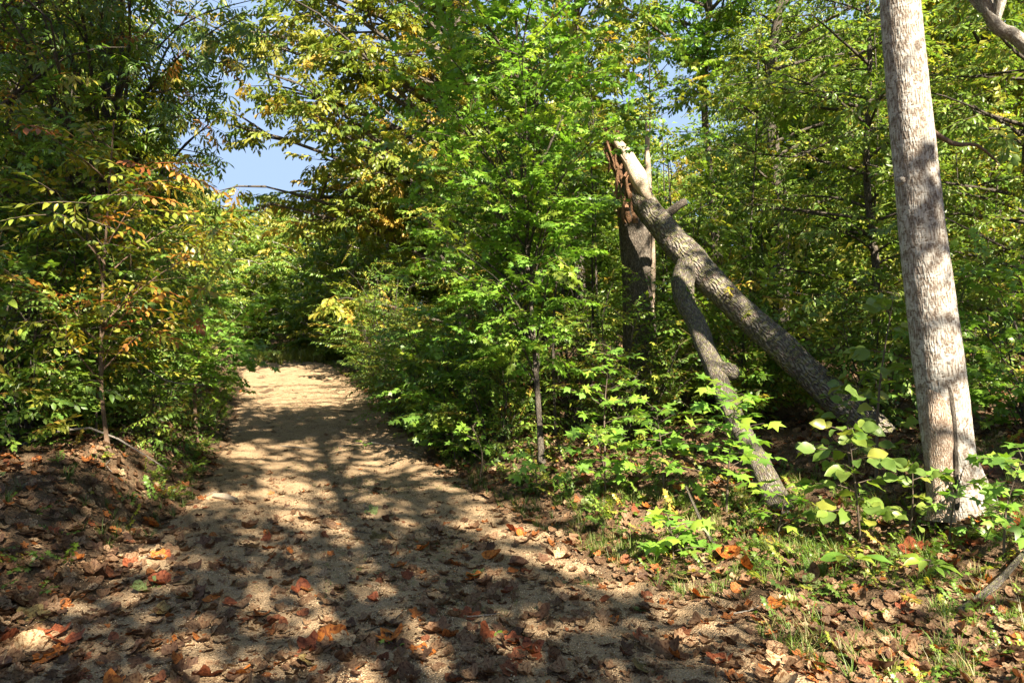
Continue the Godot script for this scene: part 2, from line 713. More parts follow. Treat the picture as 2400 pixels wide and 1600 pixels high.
func bark_material(stops: Array, blot: Color, blot_cut: float, stretch: int, bump: float, fine: float, moss := Color(0, 0, 0, 0)) -> StandardMaterial3D:
	# furrows run along v; noise drawn narrow and sampled stretched
	var w := 512
	var h := 1024
	var n1 := noise_bytes(fine, 21, w * 1, h / stretch, FastNoiseLite.TYPE_SIMPLEX_SMOOTH, 3)
	var n2 := noise_bytes(0.012, 22, w, h)
	var n3 := noise_bytes(0.06, 23, w, h)
	var img := Image.create(w, h, false, Image.FORMAT_RGB8)
	var hm := Image.create(w, h, false, Image.FORMAT_L8)
	var hh := h / stretch
	for y in h:
		var ya := float(y) / stretch
		var y0 := int(ya) % hh
		var y1 := (y0 + 1) % hh
		var f := ya - int(ya)
		for x in w:
			var fur := lerpf(n1[y0 * w + x], n1[y1 * w + x], f) / 255.0
			fur = clampf(1.0 - absf(fur - 0.5) * 3.2, 0.0, 1.0)
			var m := n2[y * w + x] / 255.0
			var g := n3[y * w + x] / 255.0
			var c := ramp(stops, clampf((1.0 - fur) * 0.7 + g * 0.4, 0.0, 1.0))
			var bl := smoothstep(blot_cut, blot_cut + 0.08, m * 0.7 + g * 0.3)
			c = c.lerp(blot, bl * blot.a)
			if moss.a > 0.0:
				c = c.lerp(moss, moss.a * smoothstep(0.5, 0.62, n2[((y + 400) % h) * w + (x + 200) % w] / 255.0 * 0.6 + g * 0.4))
			c.a = 1.0
			img.set_pixel(x, y, c)
			var v := clampf((1.0 - fur) * 0.7 + g * 0.3, 0.0, 1.0)
			hm.set_pixel(x, y, Color(v, v, v))
	var mt := StandardMaterial3D.new()
	mt.albedo_texture = tex(img)
	mt.roughness = 0.9
	mt.metallic_specular = 0.3
	mt.heightmap_enabled = true
	mt.heightmap_texture = tex(hm)
	mt.heightmap_scale = bump
	return mt


func make_materials() -> void:
	var lf := StandardMaterial3D.new()
	lf.vertex_color_use_as_albedo = true
	lf.roughness = 0.4
	lf.metallic_specular = 0.5
	lf.backlight_enabled = true
	lf.backlight = Color(0.95, 1.0, 0.45).linear_to_srgb()
	mats.leaf = lf
	var tw := StandardMaterial3D.new()
	tw.albedo_color = lin(0.09, 0.065, 0.045)
	tw.roughness = 0.85
	mats.twig = tw
	mats.sand = ground_material(
		[[0.25, lin(0.18, 0.12, 0.066)], [0.5, lin(0.29, 0.2, 0.116)], [0.75, lin(0.39, 0.29, 0.18)]],
		[[0.0, lin(0.08, 0.053, 0.032)], [0.25, lin(0.29, 0.205, 0.122)], [0.8, lin(0.43, 0.325, 0.21)]], 0.7, 2.0, 0.09)
	mats.soil = ground_material(
		[[0.25, lin(0.05, 0.033, 0.02)], [0.5, lin(0.11, 0.072, 0.042)], [0.75, lin(0.19, 0.13, 0.08)]],
		[[0.0, lin(0.03, 0.02, 0.013)], [0.3, lin(0.12, 0.078, 0.045)], [0.8, lin(0.2, 0.14, 0.09)]], 0.8, 2.2, 0.06)
	mats.bark_pale = bark_material([[0.12, lin(0.08, 0.055, 0.04)], [0.4, lin(0.215, 0.183, 0.152)], [0.9, lin(0.33, 0.31, 0.28)]], Color(lin(0.43, 0.42, 0.39), 0.6), 0.52, 8, 0.45, 0.055)
	mats.bark_tan = bark_material([[0.12, lin(0.1, 0.064, 0.043)], [0.45, lin(0.25, 0.185, 0.138)], [0.9, lin(0.35, 0.285, 0.225)]], Color(lin(0.4, 0.36, 0.31), 0.5), 0.56, 6, 0.6, 0.06)
	mats.bark_brown = bark_material([[0.1, lin(0.1, 0.06, 0.038)], [0.5, lin(0.23, 0.155, 0.105)], [0.9, lin(0.31, 0.23, 0.165)]], Color(lin(0.2, 0.13, 0.08), 0.5), 0.6, 5, 0.6, 0.06)
	mats.bark_log = bark_material([[0.05, lin(0.035, 0.029, 0.025)], [0.45, lin(0.115, 0.1, 0.087)], [0.9, lin(0.26, 0.23, 0.2)]], Color(lin(0.16, 0.095, 0.075), 0.7), 0.62, 8, 2.4, 0.035, Color(lin(0.2, 0.2, 0.075), 0.65))
	mats.bark_dark = bark_material([[0.05, lin(0.035, 0.03, 0.025)], [0.45, lin(0.1, 0.082, 0.065)], [0.9, lin(0.2, 0.17, 0.14)]], Color(lin(0.22, 0.21, 0.18), 0.5), 0.6, 6, 1.2, 0.04)
	mats.wood = bark_material([[0.05, lin(0.28, 0.19, 0.12)], [0.5, lin(0.5, 0.4, 0.3)], [0.9, lin(0.62, 0.53, 0.43)]], Color(lin(0.4, 0.24, 0.14), 0.6), 0.62, 16, 0.8, 0.09)
	mats.fibre = bark_material([[0.05, lin(0.1, 0.05, 0.028)], [0.5, lin(0.27, 0.145, 0.08)], [0.9, lin(0.42, 0.27, 0.16)]], Color(lin(0.2, 0.1, 0.06), 0.4), 0.6, 16, 0.8, 0.08)
	# dry leaf: veins and blotches
	var w := 256
	var nz := noise_bytes(0.02, 40, w, w)
	var nf := noise_bytes(0.1, 41, w, w)
	var img := Image.create(w, w, false, Image.FORMAT_RGB8)
	for y in w:
		for x in w:
			var p := Vector2((x + 0.5) / w - 0.5, (y + 0.5) / w)
			var vein := 0.0
			for a in [0.0, 0.62, -0.62, 1.15, -1.15]:
				var q := p - Vector2(0, 0.08)
				var dr := Vector2(sin(a), cos(a))
				var t := q.dot(dr)
				if t > 0.0:
					vein = maxf(vein, 1.0 - absf(q.dot(Vector2(dr.y, -dr.x))) / 0.014)
			var s := fmod(absf(p.x) * 0.9 + p.y + 10.0, 0.11) / 0.11
			vein = maxf(vein, 0.4 * (1.0 - absf(s - 0.5) * 7.0))
			var b := 0.72 + 0.4 * (nz[y * w + x] / 255.0) + 0.18 * (nf[y * w + x] / 255.0 - 0.5)
			var sp := smoothstep(0.6, 0.72, nz[((y + 90) % w) * w + (x + 60) % w] / 255.0)
			var c := Color(b, b * lerpf(1.0, 0.86, sp), b * lerpf(1.0, 0.75, sp)) * lerpf(1.0, 0.72, sp)
			c = c.lerp(Color(c.r * 0.68, c.g * 0.6, c.b * 0.55), clampf(vein, 0.0, 1.0))
			c.a = 1.0
			img.set_pixel(x, y, c)
	var dl := StandardMaterial3D.new()
	dl.vertex_color_use_as_albedo = true
	dl.albedo_texture = tex(img)
	dl.roughness = 0.7
	dl.metallic_specular = 0.35
	dl.backlight_enabled = true
	dl.backlight = Color(0.5, 0.3, 0.15).linear_to_srgb()
	mats.dry = dl


func dry_tint(c: Color) -> StandardMaterial3D:
	var key := "dry_%s" % c.to_html(false)
	if not mats.has(key):
		var m: StandardMaterial3D = mats.dry.duplicate()
		m.albedo_color = c.linear_to_srgb()
		mats[key] = m
	return mats[key]


# ------------------------------------------------------------------ the setting
func build_ground() -> void:
	var xs := []
	var zs := []
	var nn := 150
	for k in range(-nn, nn + 1):
		var t := float(k) / nn
		xs.append(6.0 * t + 260.0 * pow(absf(t), 5.0) * signf(t))
		zs.append(-6.5 + 6.5 * t + 280.0 * pow(absf(t), 5.0) * signf(t))
	var mb := MB.new()
	for z in zs:
		for x in xs:
			mb.v.append(Vector3(x, gh(x, z), z))
			mb.n.append(Vector3.UP)
	var w := xs.size()
	for a in w:
		for b in w:
			var k := a * w + b
			var du := mb.v[a * w + mini(b + 1, w - 1)] - mb.v[a * w + maxi(b - 1, 0)]
			var dv := mb.v[mini(a + 1, w - 1) * w + b] - mb.v[maxi(a - 1, 0) * w + b]
			mb.n[k] = dv.cross(du).normalized()
	for a in w - 1:
		for b in w - 1:
			var k := a * w + b
			mb.i.append_array([k, k + 1, k + w, k + 1, k + w + 1, k + w])
	structure("ground", mb.mesh(), mats.soil)
	# the sandy track: a sheet a little above the ground that dips under it along a ragged edge
	var tb := MB.new()
	var rows := 430
	var across := 56
	for q in rows + 1:
		var d := lerpf(-4.0, 31.0, pow(float(q) / rows, 1.35))
		var c := xc(d)
		for e in across + 1:
			var s := lerpf(-1.5, 1.5, float(e) / across)
			var x := c + s * hw(d)
			var z := -d
			var edge := 1.06 + 0.22 * hn.get_noise_2d(x * 1.7 + 50.0, z * 1.7) + 0.1 * hn2.get_noise_2d(x, z)
			var y := gh(x, z) + 0.012 - 0.07 * smoothstep(edge - 0.12, edge + 0.2, absf(s)) + 0.008 * hn2.get_noise_2d(x * 2.0 + 9.0, z * 2.0)
			tb.v.append(Vector3(x, y, z))
			tb.n.append(Vector3.UP)
	var ww := across + 1
	for a in rows + 1:
		for b in ww:
			var du2 := tb.v[a * ww + mini(b + 1, ww - 1)] - tb.v[a * ww + maxi(b - 1, 0)]
			var dv2 := tb.v[mini(a + 1, rows) * ww + b] - tb.v[maxi(a - 1, 0) * ww + b]
			tb.n[a * ww + b] = du2.cross(dv2).normalized()
	for a in rows:
		for b in ww - 1:
			var k := a * ww + b
			tb.i.append_array([k, k + ww, k + 1, k + 1, k + ww, k + ww + 1])
	structure("sandy_path", tb.mesh(), mats.sand)


func lay(x: float, z: float, size: float, rr: RandomNumberGenerator, lift := 0.02, tilt := 0.35) -> Transform3D:
	var up := (gnormal(x, z) + Vector3(rr.randfn(), 0, rr.randfn()) * tilt).normalized()
	var a := rr.randf() * TAU
	var b := frame(Vector3(sin(a), 0, cos(a)) - up * up.dot(Vector3(sin(a), 0, cos(a))), up)
	return Transform3D(b.scaled_local(Vector3.ONE * size), Vector3(x, gh(x, z) + lift, z) - b.z * size * 0.42)


const DEAD := [
	[Color(0.16, 0.094, 0.05), 0.26], [Color(0.22, 0.135, 0.074), 0.22], [Color(0.11, 0.06, 0.034), 0.12], [Color(0.27, 0.175, 0.1), 0.2],
	[Color(0.36, 0.26, 0.155), 0.09], [Color(0.3, 0.11, 0.03), 0.07], [Color(0.22, 0.08, 0.035), 0.04]]

func build_litter() -> void:
	var rr := RandomNumberGenerator.new()
	rr.seed = 77
	var shapes := []
	for k in 8:
		shapes.append(leaf_dead(500 + k * 13, [5.0, 5.0, 3.0, 5.0, 3.0, 5.0, 3.0, 5.0][k], rr.randf_range(0.08, 0.5), [0.32, 0.26, 0.22, 0.38, 0.12, 0.3, 0.2, 0.24][k]))
	var smalls := [leaf_blade(0.5, 0.2, 0.12), leaf_blade(0.42, -0.25, -0.1), leaf_blade(0.6, 0.4, 0.15), leaf_lobed(0.2, 0.12)]
	# the large leaves near the viewer, one by one
	var looks := [
		["bright orange", Color(0.42, 0.14, 0.025), 0.15], ["rust red", Color(0.26, 0.075, 0.03), 0.16], ["dark brown", Color(0.13, 0.07, 0.04), 0.27],
		["mid brown", Color(0.17, 0.095, 0.05), 0.2], ["pale tan", Color(0.42, 0.3, 0.17), 0.13], ["olive brown", Color(0.17, 0.13, 0.05), 0.06], ["dull green", Color(0.15, 0.2, 0.07), 0.03]]
	var meshes := []
	for s in shapes:
		meshes.append(proto_mesh(s))
	var form := ["curled", "lobed", "cupped", "crumpled", "folded", "curled", "broad", "crumpled"]
	var count := 0
	while count < 300:
		var d := 2.75 + 3.6 * pow(rr.randf(), 1.2)
		var x := rr.randf_range(-0.78, 0.78) * d
		var off := (x - xc(d)) / hw(d)
		if absf(off) < 0.75 and rr.randf() < 0.25:
			continue
		var pickv := rr.randf()
		var lk: Array = looks[2]
		for q in looks:
			pickv -= q[2]
			if pickv <= 0.0:
				lk = q
				break
		var k := rr.randi() % 8
		var where := "on the sandy track" if absf(off) < 1.0 else ("on the littered bank left of the track" if off < 0.0 else "on the grassy verge by the pale trunk")
		var o := MeshInstance3D.new()
		o.name = numbered("fallen_leaf")
		o.mesh = meshes[k]
		var cc: Color = lk[1]
		o.material_override = dry_tint(cc * [0.8, 1.0, 1.2][rr.randi() % 3])
		add_child(o)
		var sz := rr.randf_range(0.085, 0.19)
		o.transform = lay(x, -d, sz, rr, 0.012 + 0.016 * rr.randf(), 0.3)
		o.set_meta("label", "%s %s fallen leaf lying %s" % [form[k], lk[0], where])
		o.set_meta("category", "leaf")
		o.set_meta("group", "large fallen leaves")
		count += 1
	# the rest: uncountable litter
	var xf := []
	var cols := []
	for k in 12:
		xf.append([])
		cols.append(PackedColorArray())
	var n := 0
	while n < 92000:
		n += 1
		var d := 2.3 + 15.0 * pow(rr.randf(), 1.7)
		var x := rr.randf_range(-1.2, 1.0) * (d + 0.6)
		var off := absf((x - xc(d)) / hw(d))
		var patch := hn.get_noise_2d(x * 2.3 + 30.0, -d * 2.3) * 0.5 + hn2.get_noise_2d(x * 0.6, d * 0.6) * 0.4
		var near := 1.0 - smoothstep(4.6, 11.0, d)
		var dens := lerpf(lerpf(0.07, 0.44, near) + patch * lerpf(0.25, 0.8, near), 0.55 if x > 1.0 and d < 6.0 else 1.0, smoothstep(0.8, 1.15, off))
		if rr.randf() > dens:
			continue
		var big := rr.randf() < 0.3
		var k := rr.randi() % 8 if big else 8 + rr.randi() % 4
		var sz := rr.randf_range(0.05, 0.115) if big else rr.randf_range(0.02, 0.07)
		if off < 0.9 and d > 6.0:
			sz *= 0.75
		xf[k].append(lay(x, -d, sz, rr, 0.006 + 0.016 * rr.randf() * near + (0.008 if off > 1.0 else 0.0), lerpf(0.16, 0.35, maxf(near, smoothstep(1.0, 1.3, off)))))
		var c := pick(DEAD, rr) / LEAF * rr.randf_range(0.7, 1.25)
		c.a = 1.0
		cols[k].append(c)
	for k in 12:
		stuff("leaf_litter", "dry brown leaf litter strewn over track and banks", "litter", meshes[k] if k < 8 else proto_mesh(smalls[k - 8]), mats.dry, xf[k], cols[k])
	# crumbs of broken leaf and bark, worked into the sand
	var crumb := proto_mesh(leaf_low(0.6, 0.3, 0.1))
	var cx := []
	var ccol := PackedColorArray()
	for q in 60000:
		var d := 2.3 + 13.0 * pow(rr.randf(), 1.6)
		var x := xc(d) + rr.randfn() * hw(d) * 0.75
		if absf(x) > d * 0.8 or hn.get_noise_2d(x * 2.6 + 70.0, d * 1.6) < rr.randf_range(-0.5, 0.25):
			continue
		cx.append(lay(x, -d, rr.randf_range(0.008, 0.026), rr, 0.014, 0.3))
		var c := pick(DEAD, rr) / LEAF * rr.randf_range(0.45, 1.0)
		c.a = 1.0
		ccol.append(c)
	stuff("leaf_crumb", "dark crumbs of broken leaf worked into the sand", "litter", crumb, mats.dry, cx, ccol)
	# coarse sand grains
	var gm := SphereMesh.new()
	gm.radius = 0.5
	gm.height = 0.8
	gm.radial_segments = 5
	gm.rings = 2
	xf = []
	var gc := PackedColorArray()
	for q in 36000:
		var d := 2.4 + 5.5 * pow(rr.randf(), 1.6)
		var x := xc(d) + rr.randfn() * hw(d) * 0.6
		if absf(x) > d * 0.8 or hn.get_noise_2d(x * 2.0, d * 2.0 + 11.0) < -0.1:
			continue
		var s := rr.randf_range(0.003, 0.009)
		xf.append(Transform3D(Basis(Vector3(rr.randfn(), rr.randfn(), rr.randfn()).normalized(), rr.randf() * TAU).scaled(Vector3.ONE * s), Vector3(x, gh(x, -d) + 0.013, -d)))
		var v := rr.randf_range(0.5, 1.15)
		gc.append(Color(0.5 * v, 0.38 * v, 0.24 * v))
	var gmat := StandardMaterial3D.new()
	gmat.vertex_color_use_as_albedo = true
	gmat.roughness = 0.8
	stuff("sand_grit", "coarse tan sand grains on the track surface", "grit", gm, gmat, xf, gc)


func build_grass() -> void:
	var rr := RandomNumberGenerator.new()
	rr.seed = 909
	var tufts := []
	for q in 3:
		var mb := MB.new()
		for b in 13:
			var a := rr.randf() * TAU
			var out := Vector3(sin(a), 0, cos(a))
			var h := rr.randf_range(0.5, 1.0)
			var lean := rr.randf_range(0.2, 0.9)
			var w := rr.randf_range(0.018, 0.035)
			var sidev := out.cross(Vector3.UP) * w
			var p0 := out * rr.randf() * 0.15
			var ring := []
			for s in 4:
				var t := s / 3.0
				ring.append(p0 + out * lean * t * t * h + Vector3(0, h * (t - 0.25 * t * t * lean), 0))
			var bse := mb.v.size()
			var v := tone(rr, 0.25)
			for s in 4:
				var ww := sidev * (1.0 - s / 3.0 * 0.9)
				for e in [-1.0, 1.0]:
					mb.v.append(ring[s] + ww * e)
					mb.n.append((Vector3.UP * 0.5 - out * 0.6).normalized())
					mb.c.append(v)
					mb.u.append(Vector2(e, s))
			for s in 3:
				var k := bse + s * 2
				var nn := (mb.v[k + 2] - mb.v[k]).cross(mb.v[k + 1] - mb.v[k])
				if nn.dot(mb.n[k]) > 0.0:
					mb.i.append_array([k, k + 1, k + 2, k + 1, k + 3, k + 2])
				else:
					mb.i.append_array([k, k + 2, k + 1, k + 1, k + 2, k + 3])
		tufts.append(mb.mesh())
	var xf := [[], [], []]
	var cols := [PackedColorArray(), PackedColorArray(), PackedColorArray()]
	var put := func(x: float, d: float, h: float, c: Color):
		var k := rr.randi() % 3
		var b := Basis(Vector3.UP, rr.randf() * TAU).scaled(Vector3(h * 1.1, h, h * 1.1))
		xf[k].append(Transform3D(b, Vector3(x, gh(x, -d) - 0.005, -d)))
		c = c * rr.randf_range(0.7, 1.25)
		c.a = 1.0
		cols[k].append(c)
	# verge on the right, by the pale trunk
	for q in 4200:
		var d := rr.randf_range(2.9, 6.4)
		var x := rr.randf_range(0.5, 4.4)
		var off := (x - xc(d)) / hw(d)
		if off < 1.0 or hn.get_noise_2d(x * 2.2, d * 2.2) < rr.randf_range(-0.2, 0.3):
			continue
		put.call(x, d, rr.randf_range(0.04, 0.15), Color(0.15, 0.22, 0.04) if rr.randf() < 0.7 else Color(0.28, 0.25, 0.1))
	# thin patches on the crown of the track
	for q in [[-0.95, 5.0, 0.45], [-0.55, 5.3, 0.25], [-1.1, 4.5, 0.25], [-1.6, 7.4, 0.35], [-1.2, 7.0, 0.3], [-2.3, 9.2, 0.35], [-0.6, 7.2, 0.3], [-2.2, 8.0, 0.3], [-3.9, 12.6, 0.5], [-0.2, 4.2, 0.2], [0.5, 4.6, 0.15], [-3.2, 11.5, 0.5], [-4.6, 14.0, 0.7], [-5.3, 16.0, 0.7]]:
		for e in 55:
			put.call(q[0] + rr.randfn() * q[2] * 0.6, q[1] + rr.randfn() * q[2] * 0.45, rr.randf_range(0.02, 0.06), Color(0.09, 0.16, 0.03))
	for q in 2200:
		var d := 4.0 + 12.0 * rr.randf()
		var x := xc(d) + rr.randfn() * 0.3 * hw(d) + 0.15
		if hn.get_noise_2d(x * 1.6 + 20.0, d * 1.1) > 0.0:
			put.call(x, d, rr.randf_range(0.015, 0.045), Color(0.1, 0.16, 0.03))
	# banks and the far verge
	for q in 1500:
		var d := rr.randf_range(5.0, 20.0)
		var sgn := -1.0 if rr.randf() < 0.4 else 1.0
		var x := xc(d) + sgn * hw(d) * (1.02 + absf(rr.randfn()) * 0.3)
		put.call(x, d, rr.randf_range(0.05, 0.16), Color(0.08, 0.12, 0.025))
	for q in 500:
		put.call(-6.3 + rr.randfn() * 0.7, 22.5 + rr.randfn() * 1.2, rr.randf_range(0.2, 0.5), Color(0.22, 0.23, 0.05))
	for k in 3:
		stuff("grass", "thin green grass on the verge and track crown", "grass", tufts[k], mats.leaf, xf[k], cols[k])
	# ground cover of small seedlings on both banks
	var gx := []
	var gcl := PackedColorArray()
	for q in 2600:
		var d := rr.randf_range(4.0, 15.0)
		var sgn := -1.0 if rr.randf() < 0.45 else 1.0
		var x := xc(d) + sgn * hw(d) * ((1.12 if sgn < 0.0 else 1.32) + rr.randf() * rr.randf() * 3.0)
		if sgn < 0.0 and d < 6.5 and rr.randf() < 0.8:
			continue
		var b := frame(Vector3(rr.randfn(), rr.randf_range(0.3, 1.2), rr.randfn()), Vector3.UP)
		gx.append(Transform3D(b.scaled_local(Vector3.ONE * rr.randf_range(0.25, 0.6)), Vector3(x, gh(x, -d) + 0.01, -d)))
		var c := pick(PAL_BUSH, rr) * rr.randf_range(0.7, 1.2)
		c.a = 1.0
		gcl.append(c)
	for q in 900:
		var d := rr.randf_range(3.1, 5.8)
		var x := rr.randf_range(0.9, 3.9)
		if (x - xc(d)) / hw(d) < 1.08 or hn.get_noise_2d(x * 1.9 + 5.0, d * 1.9) < rr.randf_range(-0.25, 0.2):
			continue
		var b := frame(Vector3(rr.randfn(), rr.randf_range(0.4, 1.6), rr.randfn()), Vector3.UP)
		gx.append(Transform3D(b.scaled_local(Vector3.ONE * rr.randf_range(0.15, 0.38)), Vector3(x, gh(x, -d) + 0.005, -d)))
		var c := pick(PAL_BUSH, rr) * rr.randf_range(0.8, 1.2)
		c.a = 1.0
		gcl.append(c)
	stuff("ground_cover", "low green seedlings covering the banks", "ground cover", sprays.star[0].mesh, mats.leaf, gx, gcl)


# ------------------------------------------------------------------ palettes (linear base colours)
const PAL_SAPLING := [[Color(0.09, 0.165, 0.021), 0.5], [Color(0.07, 0.135, 0.021), 0.3], [Color(0.13, 0.185, 0.024), 0.2]]
const PAL_OAK := [[Color(0.1, 0.125, 0.018), 0.4], [Color(0.14, 0.14, 0.022), 0.3], [Color(0.07, 0.105, 0.02), 0.2], [Color(0.19, 0.13, 0.022), 0.1]]
const PAL_HICKORY := [[Color(0.05, 0.09, 0.014), 0.5], [Color(0.08, 0.11, 0.014), 0.3], [Color(0.14, 0.13, 0.015), 0.15], [Color(0.2, 0.1, 0.02), 0.05]]
const PAL_AMBER := [[Color(0.1, 0.115, 0.012), 0.5], [Color(0.17, 0.135, 0.013), 0.25], [Color(0.19, 0.09, 0.015), 0.1], [Color(0.13, 0.045, 0.013), 0.02], [Color(0.055, 0.09, 0.013), 0.13]]
const PAL_BUSH := [[Color(0.066, 0.115, 0.019), 0.42], [Color(0.095, 0.145, 0.021), 0.36], [Color(0.15, 0.165, 0.024), 0.17], [Color(0.23, 0.185, 0.033), 0.05]]
const PAL_BEECH := [[Color(0.072, 0.112, 0.022), 0.5], [Color(0.1, 0.138, 0.024), 0.35], [Color(0.14, 0.15, 0.025), 0.15]]
const PAL_SYC := [[Color(0.09, 0.14, 0.015), 0.6], [Color(0.16, 0.16, 0.018), 0.25], [Color(0.32, 0.15, 0.025), 0.15]]


func make_sprays() -> void:
	proto.blade = [leaf_blade(0.52, 0.3, 0.16), leaf_blade(0.46, 0.5, 0.28), leaf_blade(0.56, -0.2, 0.1)]
	proto.slim = [leaf_blade(0.36, 0.3, 0.2), leaf_blade(0.32, 0.45, 0.3)]
	proto.star = [leaf_star(1.0, 0.12), leaf_star(1.12, 0.3), leaf_star(0.9, -0.08)]
	proto.lobed = [leaf_lobed(0.25, 0.2), leaf_lobed(0.5, 0.3)]
	proto.low = [leaf_low(0.55, 0.4, 0.15), leaf_low(0.45, 0.6, 0.25)]
	proto.round = [leaf_oval(0.8, 0.2, 0.14, 0.15), leaf_oval(0.72, 0.35, 0.32, -0.2)]
	proto.long = [leaf_oval(0.46, 0.25, 0.2, 0.12), leaf_oval(0.5, 0.35, 0.35, -0.15)]
	for k in 3:
		make_spray("star", proto.star, 14, 0.36, 0.082, 10 + k, 0.7)
		make_spray("blade", proto.blade, 17, 0.42, 0.084, 20 + k, 0.75)
		make_spray("lobed", proto.lobed, 17, 0.38, 0.122, 30 + k, 0.3)
		make_spray("hickory", proto.slim, 5, 0.32, 0.112, 40 + k, 0.4, 5)
		make_spray("amber", proto.blade, 13, 0.42, 0.086, 50 + k, 0.6)
		make_spray("small", proto.blade, 18, 0.4, 0.06, 60 + k, 0.5)
		make_spray("round", proto.round, 5, 0.3, 0.15, 70 + k, 0.4)
		make_spray("syc", proto.star, 7, 0.4, 0.17, 80 + k, 0.4)
		make_spray("mid", proto.low, 26, 0.6, 0.13, 90 + k, 0.2)
		make_clump("clump", proto.low, 70, 0.62, 0.16, 100 + k)


func build_lanes() -> void:
	sd = SUN.normalized()
	su = sd.cross(Vector3.UP).normalized()
	sv = su.cross(sd)
	# sunny spots, each seen by the sun through an opening in the canopy
	for q in [
		[Vector3(0.2, 2.2, -7.4), 0.55], [Vector3(0.1, 3.3, -7.4), 0.8], [Vector3(0.2, 4.3, -7.4), 0.9], [Vector3(-0.6, 3.0, -7.6), 0.4], [Vector3(0.8, 3.2, -7.6), 0.4],
		[Vector3(1.2, 0.3, -5.1), 0.45], [Vector3(1.7, 0.8, -5.6), 0.5], [Vector3(1.25, 0.7, -5.9), 0.35], [Vector3(0.95, 1.2, -7.0), 0.3], [Vector3(0.6, 0.7, -7.0), 0.3],
		[Vector3(2.3, 0.0, -3.9), 0.7], [Vector3(2.0, 0.0, -3.1), 0.5], [Vector3(3.0, 0.0, -4.0), 0.4], [Vector3(1.65, 0.0, -3.3), 0.4], [Vector3(2.9, 0.1, -4.4), 0.3], [Vector3(1.9, 0.15, -4.7), 0.3], [Vector3(2.4, 0.7, -4.9), 0.16],
		[Vector3(0.5, 0.0, -5.25), 0.34], [Vector3(0.95, 0.0, -4.75), 0.3], [Vector3(0.75, 0.0, -4.1), 0.16], [Vector3(1.2, 0.0, -3.8), 0.16],
		[Vector3(-2.6, 0.1, -4.2), 0.12], [Vector3(-1.5, 0.0, -5.0), 0.14], [Vector3(-0.75, 0.0, -4.6), 0.08], [Vector3(-1.9, 0.05, -6.6), 0.2],
		[Vector3(-2.1, 0.15, -8.9), 0.26], [Vector3(-2.9, 0.2, -9.3), 0.24], [Vector3(-1.6, 0.1, -8.4), 0.2], [Vector3(-1.4, 0.1, -7.6), 0.16], [Vector3(-4.2, 0.5, -8.8), 0.3],
		[Vector3(-4.2, 0.5, -13.9), 0.8], [Vector3(-4.8, 0.7, -15.2), 1.3], [Vector3(-5.5, 0.9, -17.3), 1.5], [Vector3(-6.3, 1.0, -19.2), 1.1], [Vector3(-7.4, 1.1, -22.0), 1.3],
		[Vector3(3.02, 3.15, -5.0), 0.36], [Vector3(3.05, 3.5, -5.0), 0.24], [Vector3(3.25, 1.15, -5.0), 0.28], [Vector3(3.12, 2.35, -5.0), 0.1], [Vector3(3.0, 2.0, -5.0), 0.12], [Vector3(3.15, 1.5, -5.0), 0.16], [Vector3(3.2, 1.0, -5.0), 0.2], [Vector3(3.3, 0.6, -5.0), 0.2], [Vector3(2.95, 3.9, -5.0), 0.14],
		[Vector3(1.35, 3.7, -8.3), 0.22], [Vector3(1.75, 2.95, -8.0), 0.02], [Vector3(1.98, 2.55, -7.8), 0.1], [Vector3(2.4, 2.05, -7.5), 0.1], [Vector3(2.7, 1.7, -7.4), 0.02], [Vector3(1.95, 1.7, -7.1), 0.14], [Vector3(1.98, 1.4, -6.8), 0.14], [Vector3(2.2, 0.5, -5.8), 0.14],
		[Vector3(-3.7, 2.9, -6.3), 0.2], [Vector3(-3.8, 2.1, -6.3), 0.05], [Vector3(-3.3, 1.6, -6.8), 0.02], [Vector3(-4.3, 1.3, -6.4), 0.0], [Vector3(-4.0, 1.4, -9.0), 0.4], [Vector3(-3.7, 0.9, -9.0), 0.2],
		[Vector3(-4.6, 4.2, -8.0), 0.15],
		[Vector3(4.1, 2.2, -8.0), 0.4], [Vector3(4.6, 4.0, -8.0), 0.5], [Vector3(3.9, 1.2, -6.8), 0.3], [Vector3(3.5, 0.6, -4.7), 0.4], [Vector3(3.3, 5.5, -11.0), 1.0], [Vector3(1.5, 7.0, -13.0), 1.6], [Vector3(-3.0, 6.0, -14.0), 2.5], [Vector3(-2.6, 2.0, -13.6), 1.3], [Vector3(-3.4, 3.2, -15.4), 1.4], [Vector3(-4.8, 3.6, -20.0), 2.2], [Vector3(-6.4, 3.0, -23.0), 1.8],
	]:
		lane(q[0], q[1])
	# small holes in the leaves that fleck the track
	var rr := RandomNumberGenerator.new()
	rr.seed = 2024
	for k in 46:
		var d := rr.randf_range(3.2, 9.4)
		var x := xc(d) + rr.randf_range(-1.15, 1.1) * hw(d)
		lane(Vector3(x, gh(x, -d), -d), rr.randf_range(-0.08, 0.08))


